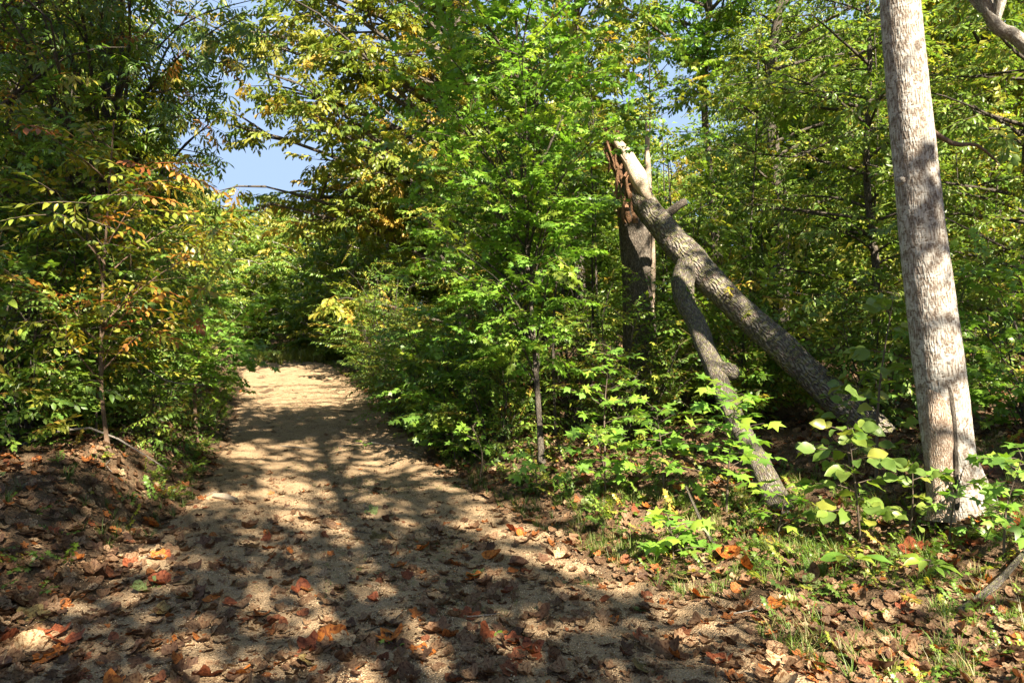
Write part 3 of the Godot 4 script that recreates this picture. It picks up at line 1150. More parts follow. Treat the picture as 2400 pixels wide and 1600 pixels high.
# ------------------------------------------------------------------ single things
func pale_tree() -> void:
	var by := gh(3.35, -5.2)
	var base := Vector3(3.35, by - 0.06, -5.2)
	var root := thing("tree", "tall smooth pale grey trunk with split base at the trackside", "tree", base)
	var key := [Vector3(3.42, by - 0.06, -5.2), Vector3(3.36, by + 0.12, -5.2), Vector3(3.29, 0.75, -5.2), Vector3(3.24, 1.15, -5.2), Vector3(3.19, 1.55, -5.2), Vector3(3.11, 2.2, -5.2), Vector3(3.04, 2.86, -5.2), Vector3(2.975, 3.5, -5.2), Vector3(2.92, 4.16, -5.2), Vector3(2.86, 5.2, -5.15), Vector3(2.8, 6.5, -5.0), Vector3(2.6, 8.0, -4.7), Vector3(2.4, 10.0, -4.3), Vector3(2.3, 12.5, -4.0)]
	var rd := [0.27, 0.228, 0.205, 0.205, 0.2, 0.192, 0.182, 0.172, 0.163, 0.15, 0.135, 0.11, 0.07, 0.02]
	var pts := []
	for p in key:
		pts.append(p - base)
	var mb := MB.new()
	for k in rd.size():
		rd[k] *= 0.83
	tube(mb, smooth_path(pts, 6), smooth_num(rd, 6), 28, 0.05, 1.0)
	# root flare on the right and a few buttresses
	for q in [[Vector3(0.28, -0.03, 0.06), 0.06], [Vector3(0.05, -0.03, -0.42), 0.1], [Vector3(0.3, -0.03, -0.3), 0.08]]:
		tube(mb, smooth_path([Vector3(0.0, 0.5, 0.0), Vector3(q[0].x * 0.45, 0.2, q[0].z * 0.45), q[0]], 4), smooth_num([0.1, 0.095, q[1]], 4), 12, 0.08, 1.0)
	part("trunk", mb.mesh(), mats.bark_pale, root)
	# darker new bark grown over the split on the left
	mb = MB.new()
	tube(mb, smooth_path([Vector3(-0.25, 0.0, 0.2), Vector3(-0.235, 0.2, 0.165), Vector3(-0.215, 0.5, 0.12), Vector3(-0.2, 0.75, 0.085), Vector3(-0.19, 0.95, 0.05), Vector3(-0.18, 1.1, 0.0), Vector3(-0.16, 1.3, -0.06)], 5), smooth_num([0.1, 0.085, 0.09, 0.095, 0.085, 0.06, 0.02], 5), 20, 0.2, 1.2, Color.WHITE, 3.2)
	part("stem", mb.mesh(), mats.bark_tan, root)
	mb = MB.new()
	tube(mb, smooth_path([Vector3(-0.13, 0.08, 0.19), Vector3(-0.12, 0.45, 0.165), Vector3(-0.13, 0.75, 0.158), Vector3(-0.16, 0.95, 0.15), Vector3(-0.21, 1.06, 0.115), Vector3(-0.25, 1.12, 0.07)], 5), smooth_num([0.022, 0.017, 0.018, 0.02, 0.014, 0.005], 5), 8, 0.4, 2.0, Color.WHITE, 6.0)
	part("bark_seam", mb.mesh(), mats.bark_dark, root)
	# old branch scars
	for q in [[Vector3(2.955, 3.58, -5.065), 0.03], [Vector3(3.07, 2.93, -5.055), 0.018], [Vector3(2.908, 2.8, -5.13), 0.018], [Vector3(3.12, 2.28, -5.05), 0.012], [Vector3(3.19, 1.45, -5.035), 0.016]]:
		mb = MB.new()
		var o: Vector3 = q[0] - base
		var out: Vector3 = Vector3(o.x + 0.3, 0, 1.0).normalized() if q[0].x > 2.9 else Vector3(-0.8, 0.2, 0.6).normalized()
		tube(mb, [o - out * 0.06, o - out * 0.012, o + out * 0.006, o + out * 0.002], [q[1] * 2.4, q[1] * 1.7, q[1] * 0.9, q[1] * 0.35], 11, 0.35, 5.0, Color.WHITE, 9.0)
		part("branch_scar", mb.mesh(), mats.bark_pale, root)
	# limbs and crown over the track, above the picture
	crown_on(root, base, Vector3(1.9, 10.2, -3.4), Vector3(3.6, 3.2, 3.0), Vector3(2.5, 8.5, -4.6), "syc", PAL_SYC, 34, 700, 1.25, 0.05)
	# one low bough hanging into the top of the picture
	crown_on(root, base, Vector3(0.55, 4.35, -5.8), Vector3(0.8, 0.3, 0.4), Vector3(2.7, 6.6, -5.0), "syc", PAL_AMBER, 5, 20, 0.75, 0.012)


func crown_on(root: Node3D, base: Vector3, c: Vector3, r: Vector3, from: Vector3, sp: String, pal: Array, limbs: int, n: int, size: float, rad: float) -> void:
	var rr := RandomNumberGenerator.new()
	rr.seed = int(c.x * 1000.0) + n
	var mb := MB.new()
	var xf := []
	var cols := PackedColorArray()
	for k in limbs:
		var yy := 1.0 - 2.0 * (k + 0.5) / limbs
		var an := k * 2.399963
		var hr := sqrt(maxf(0.0, 1.0 - yy * yy))
		var e := c + Vector3(cos(an) * hr, yy, sin(an) * hr) * r * rr.randf_range(0.55, 1.0)
		var s := from + Vector3(0, clampf(e.y - from.y - 1.0, -0.6, 2.5), 0)
		var m := s.lerp(e, 0.5) + Vector3(rr.randfn() * 0.2, 0.3, rr.randfn() * 0.2)
		var lp := smooth_path([s - base, m - base, e - base], 3)
		tube(mb, lp, smooth_num([rad, rad * 0.6, 0.004], 3), 6, 0.05, 2.0)
		for q in int(ceil(float(n) / limbs)):
			var p := along(lp, rr.randf_range(0.4, 1.0)) + Vector3(rr.randfn(), rr.randfn() * 0.7, rr.randfn()) * 0.13 * r
			if n > 100 and open_to_sun(p + base):
				continue
			var zd := Vector3(rr.randfn(), rr.randfn() * 0.4 - 0.4, rr.randfn()).normalized()
			xf.append(Transform3D(frame(zd, Vector3(rr.randfn() * 0.4, 1, rr.randfn() * 0.4)).scaled_local(Vector3.ONE * size * rr.randf_range(0.75, 1.2)), p))
			var col := pick(pal, rr) * rr.randf_range(0.8, 1.2)
			col.a = 1.0
			cols.append(col)
	part("limb", mb.mesh(), mats.bark_dark, root)
	many("crown", sprays[sp][limbs % 3].mesh, mats.leaf, xf, cols, root)


func blade_strip(mb: MB, a: Vector3, b: Vector3, w: float, th: float, bend: Vector3) -> void:
	# a torn splinter: flat, tapering, with thickness
	var pts := []
	var rad := []
	for k in 5:
		var t := k / 4.0
		pts.append(a.lerp(b, t) + bend * t * (1.0 - t) * 4.0)
		rad.append(lerpf(w, w * 0.08, t * t))
	tube(mb, pts, rad, 5, 0.25, 3.0, Color.WHITE, 6.0)


func broken_tree() -> void:
	var rr := RandomNumberGenerator.new()
	rr.seed = 31
	# standing snag
	var by := gh(1.68, -8.9)
	var base := Vector3(1.68, by - 0.08, -8.9)
	var snag := thing("broken_stump", "dark standing snag of the snapped tree holding the leaning log", "tree stump", base)
	var mb := MB.new()
	var pts := []
	for p in [Vector3(1.68, by - 0.08, -8.9), Vector3(1.67, by + 0.25, -8.9), Vector3(1.65, 1.7, -8.92), Vector3(1.62, 2.5, -8.93), Vector3(1.58, 3.05, -8.95), Vector3(1.57, 3.3, -8.95)]:
		pts.append(p - base)
	tube(mb, smooth_path(pts, 5), smooth_num([0.34, 0.23, 0.205, 0.2, 0.195, 0.17], 5), 22, 0.1, 1.5)
	part("trunk", mb.mesh(), mats.bark_dark, snag)
	mb = MB.new()
	for k in 16:
		var a := TAU * k / 16.0
		var o := Vector3(1.57 + cos(a) * 0.15, 3.1, -8.95 + sin(a) * 0.15) - base
		blade_strip(mb, o, o + Vector3(rr.randfn() * 0.03, rr.randf_range(0.25, 0.6), rr.randfn() * 0.03), rr.randf_range(0.03, 0.06), 0.02, Vector3(rr.randfn(), 0, rr.randfn()) * 0.02)
	part("splintered_top", mb.mesh(), mats.fibre, snag)
	mb = MB.new()
	var o2 := Vector3(1.74, 2.4, -8.86) - base
	blade_strip(mb, o2, Vector3(1.74, 4.55, -9.0) - base, 0.075, 0.03, Vector3(0.02, 0, 0))
	blade_strip(mb, o2 + Vector3(0.03, -0.5, 0.03), Vector3(1.79, 3.2, -8.82) - base, 0.05, 0.03, Vector3(0.02, 0, 0))
	part("splinter", mb.mesh(), mats.wood, snag)
	# the fallen top: forked log, its butt still resting on the snag
	var lb := Vector3(2.3, 2.2, -7.7)
	var log_ := thing("fallen_tree", "forked grey barked log leaning down from the snapped snag", "fallen tree", lb)
	var main := [Vector3(1.26, 3.95, -8.5), Vector3(1.40, 3.64, -8.45), Vector3(1.59, 3.24, -8.30), Vector3(1.82, 2.90, -8.15), Vector3(2.06, 2.51, -7.90), Vector3(2.31, 2.18, -7.75), Vector3(2.60, 1.86, -7.60), Vector3(2.90, 1.53, -7.40), Vector3(3.17, 1.21, -7.25), Vector3(3.39, 0.97, -7.10), Vector3(3.65, 0.70, -6.95), Vector3(3.91, 0.40, -6.80), Vector3(4.2, 0.1, -6.65)]
	var mr := [0.12, 0.155, 0.175, 0.178, 0.2, 0.178, 0.172, 0.175, 0.172, 0.178, 0.18, 0.17, 0.16]
	pts = []
	for p in main:
		pts.append(p - lb)
	mb = MB.new()
	for k in mr.size():
		mr[k] *= 0.88
	var mp := smooth_path(pts, 7)
	tube(mb, mp, smooth_num(mr, 7), 26, 0.13, 1.6)
	part("trunk", mb.mesh(), mats.bark_log, log_)
	pts = []
	for p in [Vector3(2.04, 2.55, -7.92), Vector3(1.91, 2.28, -7.72), Vector3(1.89, 2.00, -7.50), Vector3(1.95, 1.76, -7.25), Vector3(1.96, 1.53, -7.00), Vector3(2.00, 1.32, -6.80), Vector3(2.01, 1.12, -6.60), Vector3(2.06, 0.89, -6.40), Vector3(2.11, 0.68, -6.20), Vector3(2.17, 0.48, -6.00), Vector3(2.22, 0.26, -5.80), Vector3(2.28, 0.05, -5.62)]:
		pts.append(p - lb)
	mb = MB.new()
	tube(mb, smooth_path(pts, 6), smooth_num([0.14, 0.125, 0.106, 0.1, 0.093, 0.102, 0.09, 0.09, 0.095, 0.104, 0.115, 0.12], 6), 20, 0.15, 1.8)
	part("limb", mb.mesh(), mats.bark_log, log_)
	mb = MB.new()
	var kb := Vector3(2.07, 1.31, -6.74) - lb
	tube(mb, smooth_path([kb - Vector3(0.08, -0.03, 0.05), kb + Vector3(0.02, 0.0, 0.03), kb + Vector3(0.07, -0.03, 0.06), kb + Vector3(0.1, -0.06, 0.07)], 4), smooth_num([0.07, 0.085, 0.075, 0.03], 4), 14, 0.3, 3.0, Color.WHITE, 5.0)
	part("burl", mb.mesh(), mats.bark_log, log_)
	# knot hole stub and broken side branch
	mb = MB.new()
	var sb := Vector3(1.86, 3.12, -8.22) - lb
	tube(mb, [sb, sb + Vector3(0.13, 0.1, 0.04), sb + Vector3(0.2, 0.13, 0.05)], [0.06, 0.05, 0.045], 9, 0.2, 3.0)
	part("branch_stub", mb.mesh(), mats.bark_dark, log_)
	mb = MB.new()
	sb = Vector3(2.42, 2.13, -7.58) - lb
	tube(mb, [sb - Vector3(0, 0, 0.05), sb + Vector3(0.0, 0.01, 0.02), sb + Vector3(0, 0.01, 0.03), sb + Vector3(0, 0.005, 0.0)], [0.05, 0.04, 0.026, 0.013], 10, 0.2, 3.0)
	part("knot_hole", mb.mesh(), mats.bark_dark, log_)
	# bare wood where it tore: a long pale tongue on the viewer's side
	mb = MB.new()
	var q0 := Vector3(1.25, 4.08, -8.42) - lb
	var q1 := Vector3(1.62, 3.27, -8.17) - lb
	var wp := smooth_path([q0, q0.lerp(q1, 0.3) + Vector3(0.02, 0.0, 0.03), q0.lerp(q1, 0.7) + Vector3(0.0, 0.0, 0.02), q1], 4)
	tube(mb, wp, smooth_num([0.03, 0.085, 0.1, 0.03], 4), 9, 0.3, 2.4, Color.WHITE, 3.0)
	for k in 7:
		var o := q0.lerp(q1, 0.1 + 0.07 * k) + Vector3(rr.randfn() * 0.04, -0.02, 0.06)
		blade_strip(mb, o, o + (q0 - q1) * rr.randf_range(0.2, 0.4) + Vector3(rr.randfn(), rr.randfn(), rr.randfn()) * 0.03, rr.randf_range(0.025, 0.05), 0.02, Vector3.ZERO)
	part("broken_wood", mb.mesh(), mats.wood, log_)
	mb = MB.new()
	for k in 26:
		var t := rr.randf()
		var o := q0.lerp(q1, t * 0.9) + Vector3(-0.12 - 0.03 * rr.randf(), -0.06, rr.randfn() * 0.05)
		blade_strip(mb, o, o + Vector3(rr.randf_range(-0.08, 0.12), rr.randf_range(-0.42, 0.2), rr.randf_range(-0.05, 0.08)), rr.randf_range(0.012, 0.03), 0.01, Vector3(rr.randfn(), rr.randfn(), rr.randfn()) * 0.03)
	for k in 9:
		var o := q0 + Vector3(rr.randfn() * 0.05, -0.1, rr.randfn() * 0.05)
		blade_strip(mb, o, o + Vector3(rr.randf_range(-0.14, 0.0), rr.randf_range(0.1, 0.28), rr.randfn() * 0.04), 0.03, 0.01, Vector3.ZERO)
	part("torn_bark", mb.mesh(), mats.fibre, log_)
	mb = MB.new()
	var h0 := Vector3(1.42, 3.42, -8.3) - lb
	blade_strip(mb, Vector3(1.75, 3.12, -8.25) - lb, Vector3(1.36, 3.38, -8.42) - lb, 0.06, 0.02, Vector3(0, 0.02, 0))
	blade_strip(mb, Vector3(1.7, 3.05, -8.3) - lb, Vector3(1.4, 3.3, -8.5) - lb, 0.045, 0.02, Vector3(0, 0.02, 0))
	part("splinter", mb.mesh(), mats.wood, log_)


func plant(called: String, label: String, cat: String, x: float, d: float, h: float, leaves: int, size: float, protos: Array, pal: Array, group := "", lean := Vector2.ZERO, flat := 0.5, spread := 0.5) -> void:
	# a young plant whose leaves can be told apart: stem, side shoots and every leaf a mesh of its own
	var rr := RandomNumberGenerator.new()
	rr.seed = hash(label) + leaves
	var base := Vector3(x, gh(x, -d) - 0.02, -d)
	var root := thing(called, label, cat, base, group)
	var mb := MB.new()
	var top := Vector3(lean.x, h, lean.y)
	var sp := smooth_path([Vector3.ZERO, top * 0.5 * Vector3(0.5, 1, 0.5) + Vector3(rr.randfn(), 0, rr.randfn()) * 0.03 * h, top], 4)
	tube(mb, sp, smooth_num([0.005 + h * 0.006, 0.004 + h * 0.003, 0.002], 4), 6, 0.0, 3.0)
	var shoots := maxi(2, int(leaves / 5.0))
	var left := leaves
	for k in shoots:
		var t := lerpf(0.25 if h > 0.3 else 0.6, 1.0, (k + 0.5) / shoots)
		var p0 := along(sp, t)
		var an := k * 2.4 + rr.randf()
		var l := h * spread * rr.randf_range(0.5, 1.0) * lerpf(1.1, 0.55, t)
		var p1 := p0 + Vector3(cos(an) * l, l * rr.randf_range(-0.05, 0.5), sin(an) * l)
		var lp := smooth_path([p0, p0.lerp(p1, 0.5) + Vector3(0, 0.08 * l, 0), p1], 3)
		tube(mb, lp, smooth_num([0.0035, 0.0028, 0.0015], 3), 4, 0.0, 3.0)
		var here := int(ceil(float(left) / (shoots - k)))
		left -= here
		for q in here:
			var tt := lerpf(0.25, 1.0, float(q) / maxf(1.0, here - 1))
			var p := along(lp, tt)
			var s := -1.0 if q % 2 == 0 else 1.0
			var dirv := (p1 - p0).normalized()
			var a := Basis(Vector3.UP, s * lerpf(1.2, 0.2, tt) + rr.randfn() * 0.25) * dirv
			var b := frame((a + Vector3(0, rr.randf_range(-0.55, 0.15), 0)).normalized(), Vector3(rr.randfn() * (1.0 - flat), 1.0, rr.randfn() * (1.0 - flat) + 0.25))
			var sz := size * rr.randf_range(0.65, 1.15)
			var m := part("leaf", proto_cache(protos[rr.randi() % protos.size()]), leaf_tint(pick(pal, rr) * rr.randf_range(0.8, 1.2)), root)
			m.transform = Transform3D(b.scaled_local(Vector3.ONE * sz), p + b.z * sz * 0.15)
	part("stem", mb.mesh(), mats.twig, root)


func twig_thing(called: String, label: String, cat: String, pts: Array, rad: Array, mat: Material, group := "") -> void:
	var base: Vector3 = pts[0]
	var root := thing(called, label, cat, base, group)
	var q := []
	for p in pts:
		q.append(p - base)
	var mb := MB.new()
	tube(mb, smooth_path(q, 3), smooth_num(rad, 3), 7, 0.15, 3.0)
	part("wood", mb.mesh(), mat, root)


func on_ground(x: float, d: float, up: float) -> Vector3:
	return Vector3(x, gh(x, -d) + up, -d)


func _ready() -> void:
	# ---- camera, sky, sun, exposure
	var cam := Camera3D.new()
	cam.name = "camera"
	cam.position = Vector3(0, 1.6, 0)
	cam.fov = 52.5
	cam.near = 0.05
	cam.far = 900.0
	add_child(cam)
	cam.current = true
	var env := Environment.new()
	env.background_mode = Environment.BG_SKY
	var sm := ProceduralSkyMaterial.new()
	sm.sky_top_color = lin(0.092, 0.128, 0.195)
	sm.sky_horizon_color = lin(0.1, 0.137, 0.2)
	sm.sky_curve = 0.22
	sm.ground_bottom_color = lin(0.1, 0.09, 0.06)
	sm.ground_horizon_color = lin(0.2, 0.2, 0.18)
	sm.sun_angle_max = 12.0
	var sky := Sky.new()
	sky.sky_material = sm
	env.sky = sky
	env.tonemap_mode = Environment.TONE_MAPPER_LINEAR
	env.tonemap_exposure = 5.6
	env.sdfgi_enabled = true
	env.ssao_enabled = true
	env.ssil_enabled = true
	var we := WorldEnvironment.new()
	we.name = "environment"
	we.environment = env
	add_child(we)
	var sun := DirectionalLight3D.new()
	sun.name = "sun"
	sun.light_energy = 1.6
	sun.light_angular_distance = 0.5
	sun.light_color = Color(1.0, 0.95, 0.86)
	sun.shadow_enabled = true
	add_child(sun)
	sun.look_at_from_position(SUN * 50.0, Vector3.ZERO, Vector3.UP)
	# ---- large structure
	hn.seed = 5
	hn.frequency = 0.55
	hn.fractal_octaves = 3
	hn2.seed = 6
	hn2.frequency = 3.0
	hn2.fractal_octaves = 3
	make_materials()
	make_sprays()
	build_lanes()
	build_ground()
	# ---- trees and single things
	pale_tree()
	broken_tree()
	build_trees()
	build_plants()
	build_small()
	# ---- small details
	build_grass()
	build_litter()


func build_trees() -> void:
	# the young tree in the middle
	tree({"name": "sapling", "label": "slender bright green young tree standing in sun beside the track", "cat": "tree", "at": Vector2(0.33, 7.6), "c": Vector3(-0.06, 3.8, -7.6), "r": Vector3(1.2, 2.4, 1.1), "via": [Vector3(0.27, 1.2, -7.6), Vector3(0.18, 2.4, -7.6), Vector3(0.1, 3.6, -7.6)], "top": Vector3(0.02, 6.0, -7.6), "r0": 0.036, "n": 780, "spray": "star", "pal": PAL_SAPLING, "limbs": 56, "subs": 4, "bare": 0.25, "parts": 280, "rise": 0.35, "taper": 0.25})
	# the oak-like tree over the far track
	tree({"name": "tree", "label": "large olive and yellow green tree overhanging the far track", "cat": "tree", "at": Vector2(-1.1, 16.2), "c": Vector3(-3.35, 8.2, -16.4), "r": Vector3(3.7, 5.4, 2.8), "via": [Vector3(-1.15, 4.0, -16.2), Vector3(-1.2, 8.0, -16.1)], "top": Vector3(-1.6, 13.0, -16.0), "r0": 0.2, "n": 2600, "spray": "lobed", "pal": PAL_OAK, "limbs": 60, "subs": 6, "size": 1.25, "sub_len": 1.6, "droop": 0.45})
	# left: dark compound leaved tree reaching over the track
	tree({"name": "tree", "label": "dark green compound leaved tree reaching over the track against the sky", "cat": "tree", "at": Vector2(-5.3, 9.0), "c": Vector3(-5.45, 5.1, -8.7), "r": Vector3(1.75, 2.4, 2.0), "via": [Vector3(-5.35, 2.0, -9.0), Vector3(-5.3, 4.0, -9.0)], "top": Vector3(-5.2, 8.6, -9.0), "r0": 0.085, "n": 620, "spray": "hickory", "pal": PAL_HICKORY, "limbs": 34, "subs": 5, "parts": 280, "droop": 0.45, "taper": 0.5})
	var hick: Node3D = get_child(get_child_count() - 1)
	crown_on(hick, hick.position, Vector3(-3.8, 4.35, -8.4), Vector3(0.45, 0.6, 0.6), Vector3(-5.28, 4.2, -9.0), "hickory", PAL_HICKORY, 6, 34, 1.0, 0.016)
	crown_on(hick, hick.position, Vector3(-3.45, 5.35, -8.2), Vector3(0.95, 0.45, 0.6), Vector3(-5.27, 4.9, -9.0), "hickory", PAL_HICKORY, 7, 70, 1.0, 0.016)
	# left: amber sapling
	tree({"name": "sapling", "label": "young tree with yellow and orange turning leaves left of the track", "cat": "tree", "at": Vector2(-3.85, 6.6), "c": Vector3(-3.75, 2.55, -6.55), "r": Vector3(1.05, 1.15, 0.9), "via": [Vector3(-3.92, 1.2, -6.6), Vector3(-3.9, 2.2, -6.6)], "top": Vector3(-3.8, 3.7, -6.6), "r0": 0.022, "n": 190, "spray": "amber", "pal": PAL_AMBER, "bark": "bark_brown", "limbs": 18, "subs": 3, "parts": 290, "droop": 0.35, "rise": 0.3})
	tree({"name": "sapling", "label": "small maple sapling with a pale stem at the left track edge", "cat": "tree", "at": Vector2(-4.2, 9.2), "c": Vector3(-3.95, 1.6, -9.1), "r": Vector3(0.85, 0.75, 0.8), "via": [Vector3(-4.22, 0.9, -9.2), Vector3(-4.18, 1.3, -9.2)], "top": Vector3(-4.05, 2.2, -9.2), "r0": 0.028, "n": 130, "spray": "star", "pal": PAL_SAPLING, "bark": "bark_brown", "limbs": 18, "subs": 3, "parts": 200})
	# right: beech-like saplings in shade
	tree({"name": "tree", "label": "young beech with layered dark green boughs behind the leaning log", "cat": "tree", "at": Vector2(4.5, 8.9), "c": Vector3(4.35, 3.7, -8.9), "r": Vector3(1.7, 2.9, 1.5), "top": Vector3(4.5, 6.8, -8.9), "r0": 0.06, "n": 620, "spray": "blade", "pal": PAL_BEECH, "limbs": 46, "subs": 4, "droop": 0.2, "rise": 0.25})
	tree({"name": "tree", "label": "young beech filling the shade right of the pale trunk", "cat": "tree", "at": Vector2(5.7, 7.7), "c": Vector3(5.5, 3.4, -7.6), "r": Vector3(1.8, 2.9, 1.5), "top": Vector3(5.6, 6.6, -7.7), "r0": 0.06, "n": 640, "spray": "blade", "pal": PAL_BEECH, "limbs": 46, "subs": 4, "droop": 0.2, "rise": 0.25})
	tree({"name": "tree", "label": "leaning pale limbed tree crossing above the right hand beech", "cat": "tree", "at": Vector2(7.9, 6.6), "c": Vector3(4.4, 6.7, -6.4), "r": Vector3(1.7, 1.3, 1.5), "via": [Vector3(6.7, 2.2, -6.5), Vector3(5.7, 3.45, -6.5), Vector3(4.81, 4.4, -6.5), Vector3(4.41, 4.85, -6.5)], "top": Vector3(3.6, 7.4, -6.4), "r0": 0.09, "taper": 0.5, "n": 170, "spray": "blade", "pal": PAL_BEECH, "bark": "bark_pale", "limbs": 14, "subs": 4, "shade": true})
	tree({"name": "tree", "label": "airy tall tree with bare lower twigs behind the snapped snag", "cat": "tree", "at": Vector2(4.15, 14.0), "c": Vector3(3.6, 9.3, -13.6), "r": Vector3(2.5, 3.3, 2.3), "top": Vector3(4.0, 12.0, -14.0), "r0": 0.1, "n": 900, "spray": "lobed", "pal": PAL_SAPLING, "limbs": 36, "subs": 5, "bare": 0.4})
	tree({"name": "tree", "label": "straight dark trunked tree deep in the right hand wood", "cat": "tree", "at": Vector2(4.6, 12.0), "c": Vector3(5.3, 6.8, -12.0), "r": Vector3(2.2, 3.6, 1.8), "top": Vector3(4.5, 11.0, -12.0), "r0": 0.14, "n": 950, "spray": "blade", "pal": PAL_BEECH, "limbs": 36, "subs": 5})
	tree({"name": "tree", "label": "tall yellow green tree right behind the bright young tree", "cat": "tree", "at": Vector2(1.4, 13.2), "c": Vector3(0.6, 7.6, -12.8), "r": Vector3(2.3, 3.6, 2.0), "shade": true, "top": Vector3(1.3, 11.6, -13.2), "r0": 0.12, "n": 950, "spray": "lobed", "pal": PAL_OAK, "limbs": 44, "subs": 5})
	# left wood
	var left := [
		["tall dark green tree behind the amber leaved sapling", Vector2(-6.9, 8.2), Vector3(-6.3, 5.0, -7.9), Vector3(1.9, 3.6, 1.7), "blade", PAL_BUSH, 700],
		["leafy tree with yellowing patches in the left wood", Vector2(-8.8, 12.2), Vector3(-8.5, 6.6, -12.0), Vector3(2.4, 5.4, 2.2), "blade", PAL_OAK, 1300],
		["tall full crowned tree deep in the left wood", Vector2(-11.2, 16.5), Vector3(-11.0, 8.0, -16.2), Vector3(2.4, 6.6, 2.6), "mid", PAL_BUSH, 1000],
		["pale green tree beside the far left track edge", Vector2(-11.0, 19.5), Vector3(-11.2, 4.0, -19.6), Vector3(2.1, 2.8, 2.2), "mid", PAL_OAK, 620],
		["dense green tree at the left edge behind the shrubs", Vector2(-8.9, 10.4), Vector3(-8.4, 5.5, -10.2), Vector3(2.0, 5.0, 2.0), "blade", PAL_BUSH, 900]]
	for q in left:
		tree({"name": "tree", "label": q[0], "cat": "tree", "at": q[1], "c": q[2], "r": q[3], "r0": 0.11, "n": q[6], "spray": q[4], "pal": q[5], "limbs": 40, "subs": 5})
	# shrubs lining the left edge
	var lsh := [
		["leafy bush in front of the amber leaved sapling's stem", Vector2(-4.6, 6.5), Vector3(0.75, 0.75, 0.6), "blade", PAL_BUSH, 120],
		["bush of fine leaves on top of the left bank", Vector2(-4.7, 8.1), Vector3(0.7, 0.9, 0.7), "small", PAL_BUSH, 150],
		["tall shrub rising behind the amber leaved sapling", Vector2(-4.9, 7.6), Vector3(1.0, 1.7, 0.9), "blade", PAL_BUSH, 280],
		["dense leafy shrub under the amber leaved sapling", Vector2(-4.9, 6.7), Vector3(1.0, 1.1, 0.8), "small", PAL_BUSH, 210],
		["broad shrub with mixed green and yellow leaves at the left picture edge wood", Vector2(-5.6, 7.0), Vector3(1.2, 1.5, 1.0), "blade", PAL_BUSH, 260],
		["leafy shrub behind the small maple sapling", Vector2(-5.1, 8.6), Vector3(1.0, 1.35, 1.0), "blade", PAL_BUSH, 260],
		["green thicket where the left bank meets the track", Vector2(-5.4, 10.6), Vector3(0.9, 1.4, 1.0), "small", PAL_BUSH, 280],
		["green bush on the left side of the bright track stretch", Vector2(-6.2, 12.6), Vector3(1.0, 1.7, 1.1), "blade", PAL_BUSH, 300],
		["tall bush left of the bright track stretch", Vector2(-7.3, 15.2), Vector3(1.1, 2.3, 1.2), "blade", PAL_BUSH, 420],
		["round bush at the left of the far bend", Vector2(-9.0, 18.4), Vector3(1.3, 1.7, 1.3), "mid", PAL_BUSH, 240],
		["low yellow tinged shrub on the littered left bank", Vector2(-3.9, 7.4), Vector3(0.35, 0.4, 0.35), "small", PAL_BUSH, 36]]
	for q in lsh:
		var a: Vector2 = q[1]
		var r: Vector3 = q[2]
		tree({"name": "shrub", "label": q[0], "cat": "shrub", "at": a, "c": Vector3(a.x, gh(a.x, -a.y) + r.y * 0.95, -a.y), "r": r, "stems": 7, "n": q[5], "spray": q[3], "pal": q[4], "limbs": 22, "subs": 4, "bare": 0.35, "sub_len": 0.6})
	# shrubs lining the right edge and the wood behind the bright young tree
	var rsh := [
		["star leaved shrub on the right bank beside the bright young tree", Vector2(-0.75, 9.2), Vector3(0.85, 1.0, 0.8), "star", PAL_SAPLING, 210],
		["yellow green bush of fine leaves along the right track edge", Vector2(-1.55, 11.2), Vector3(0.75, 0.8, 0.8), "small", PAL_BUSH, 190],
		["trackside shrub of small leaves right of the bright track stretch", Vector2(-2.05, 12.6), Vector3(0.75, 0.95, 0.8), "small", PAL_BUSH, 210],
		["yellow green fine leaved shrub right of the far track", Vector2(-2.7, 14.6), Vector3(0.9, 1.4, 0.9), "small", PAL_BUSH, 330],
		["tall leafy bush right of the far track under the oak", Vector2(-3.5, 17.0), Vector3(1.0, 1.7, 1.0), "blade", PAL_BUSH, 330],
		["green shrub on the right bank beyond the bright young tree", Vector2(-1.0, 10.4), Vector3(0.8, 1.0, 0.8), "blade", PAL_BUSH, 230],
		["leafy shrub at the foot of the bright young tree", Vector2(-0.25, 8.5), Vector3(0.75, 0.75, 0.6), "small", PAL_BUSH, 130],
		["fine leaved shrub between bright young tree and snag", Vector2(0.85, 9.0), Vector3(0.8, 1.1, 0.6), "small", PAL_BUSH, 170],
		["fine leaved shrub growing before the snag foot", Vector2(1.5, 8.1), Vector3(0.8, 1.0, 0.4), "small", PAL_BUSH, 190],
		["thicket under the leaning log", Vector2(2.6, 9.0), Vector3(0.9, 1.2, 0.8), "blade", PAL_BUSH, 230],
		["shrub between the two arms of the forked log", Vector2(2.75, 7.9), Vector3(0.6, 0.75, 0.5), "blade", PAL_BUSH, 100],
		["leafy shrub behind the pale trunk", Vector2(3.9, 7.4), Vector3(0.75, 0.8, 0.7), "blade", PAL_BUSH, 130],
		["bushy undergrowth right of the pale trunk", Vector2(4.7, 6.2), Vector3(0.8, 0.9, 0.7), "star", PAL_SAPLING, 130],
		["tall slim thicket left of the snag", Vector2(0.4, 10.4), Vector3(1.1, 2.2, 0.9), "blade", PAL_BUSH, 420],
		["deep green thicket far behind the snag", Vector2(2.6, 11.6), Vector3(1.3, 2.4, 1.0), "blade", PAL_BUSH, 460],
		["thicket behind the right hand beech", Vector2(6.8, 10.0), Vector3(1.5, 2.4, 1.2), "blade", PAL_BUSH, 420],
		["thicket filling the wood right of the snag", Vector2(4.0, 10.6), Vector3(1.2, 1.8, 1.0), "blade", PAL_BUSH, 330],
		["mixed green thicket behind the trackside shrubs", Vector2(-0.6, 12.6), Vector3(1.2, 2.2, 1.0), "blade", PAL_BUSH, 420]]
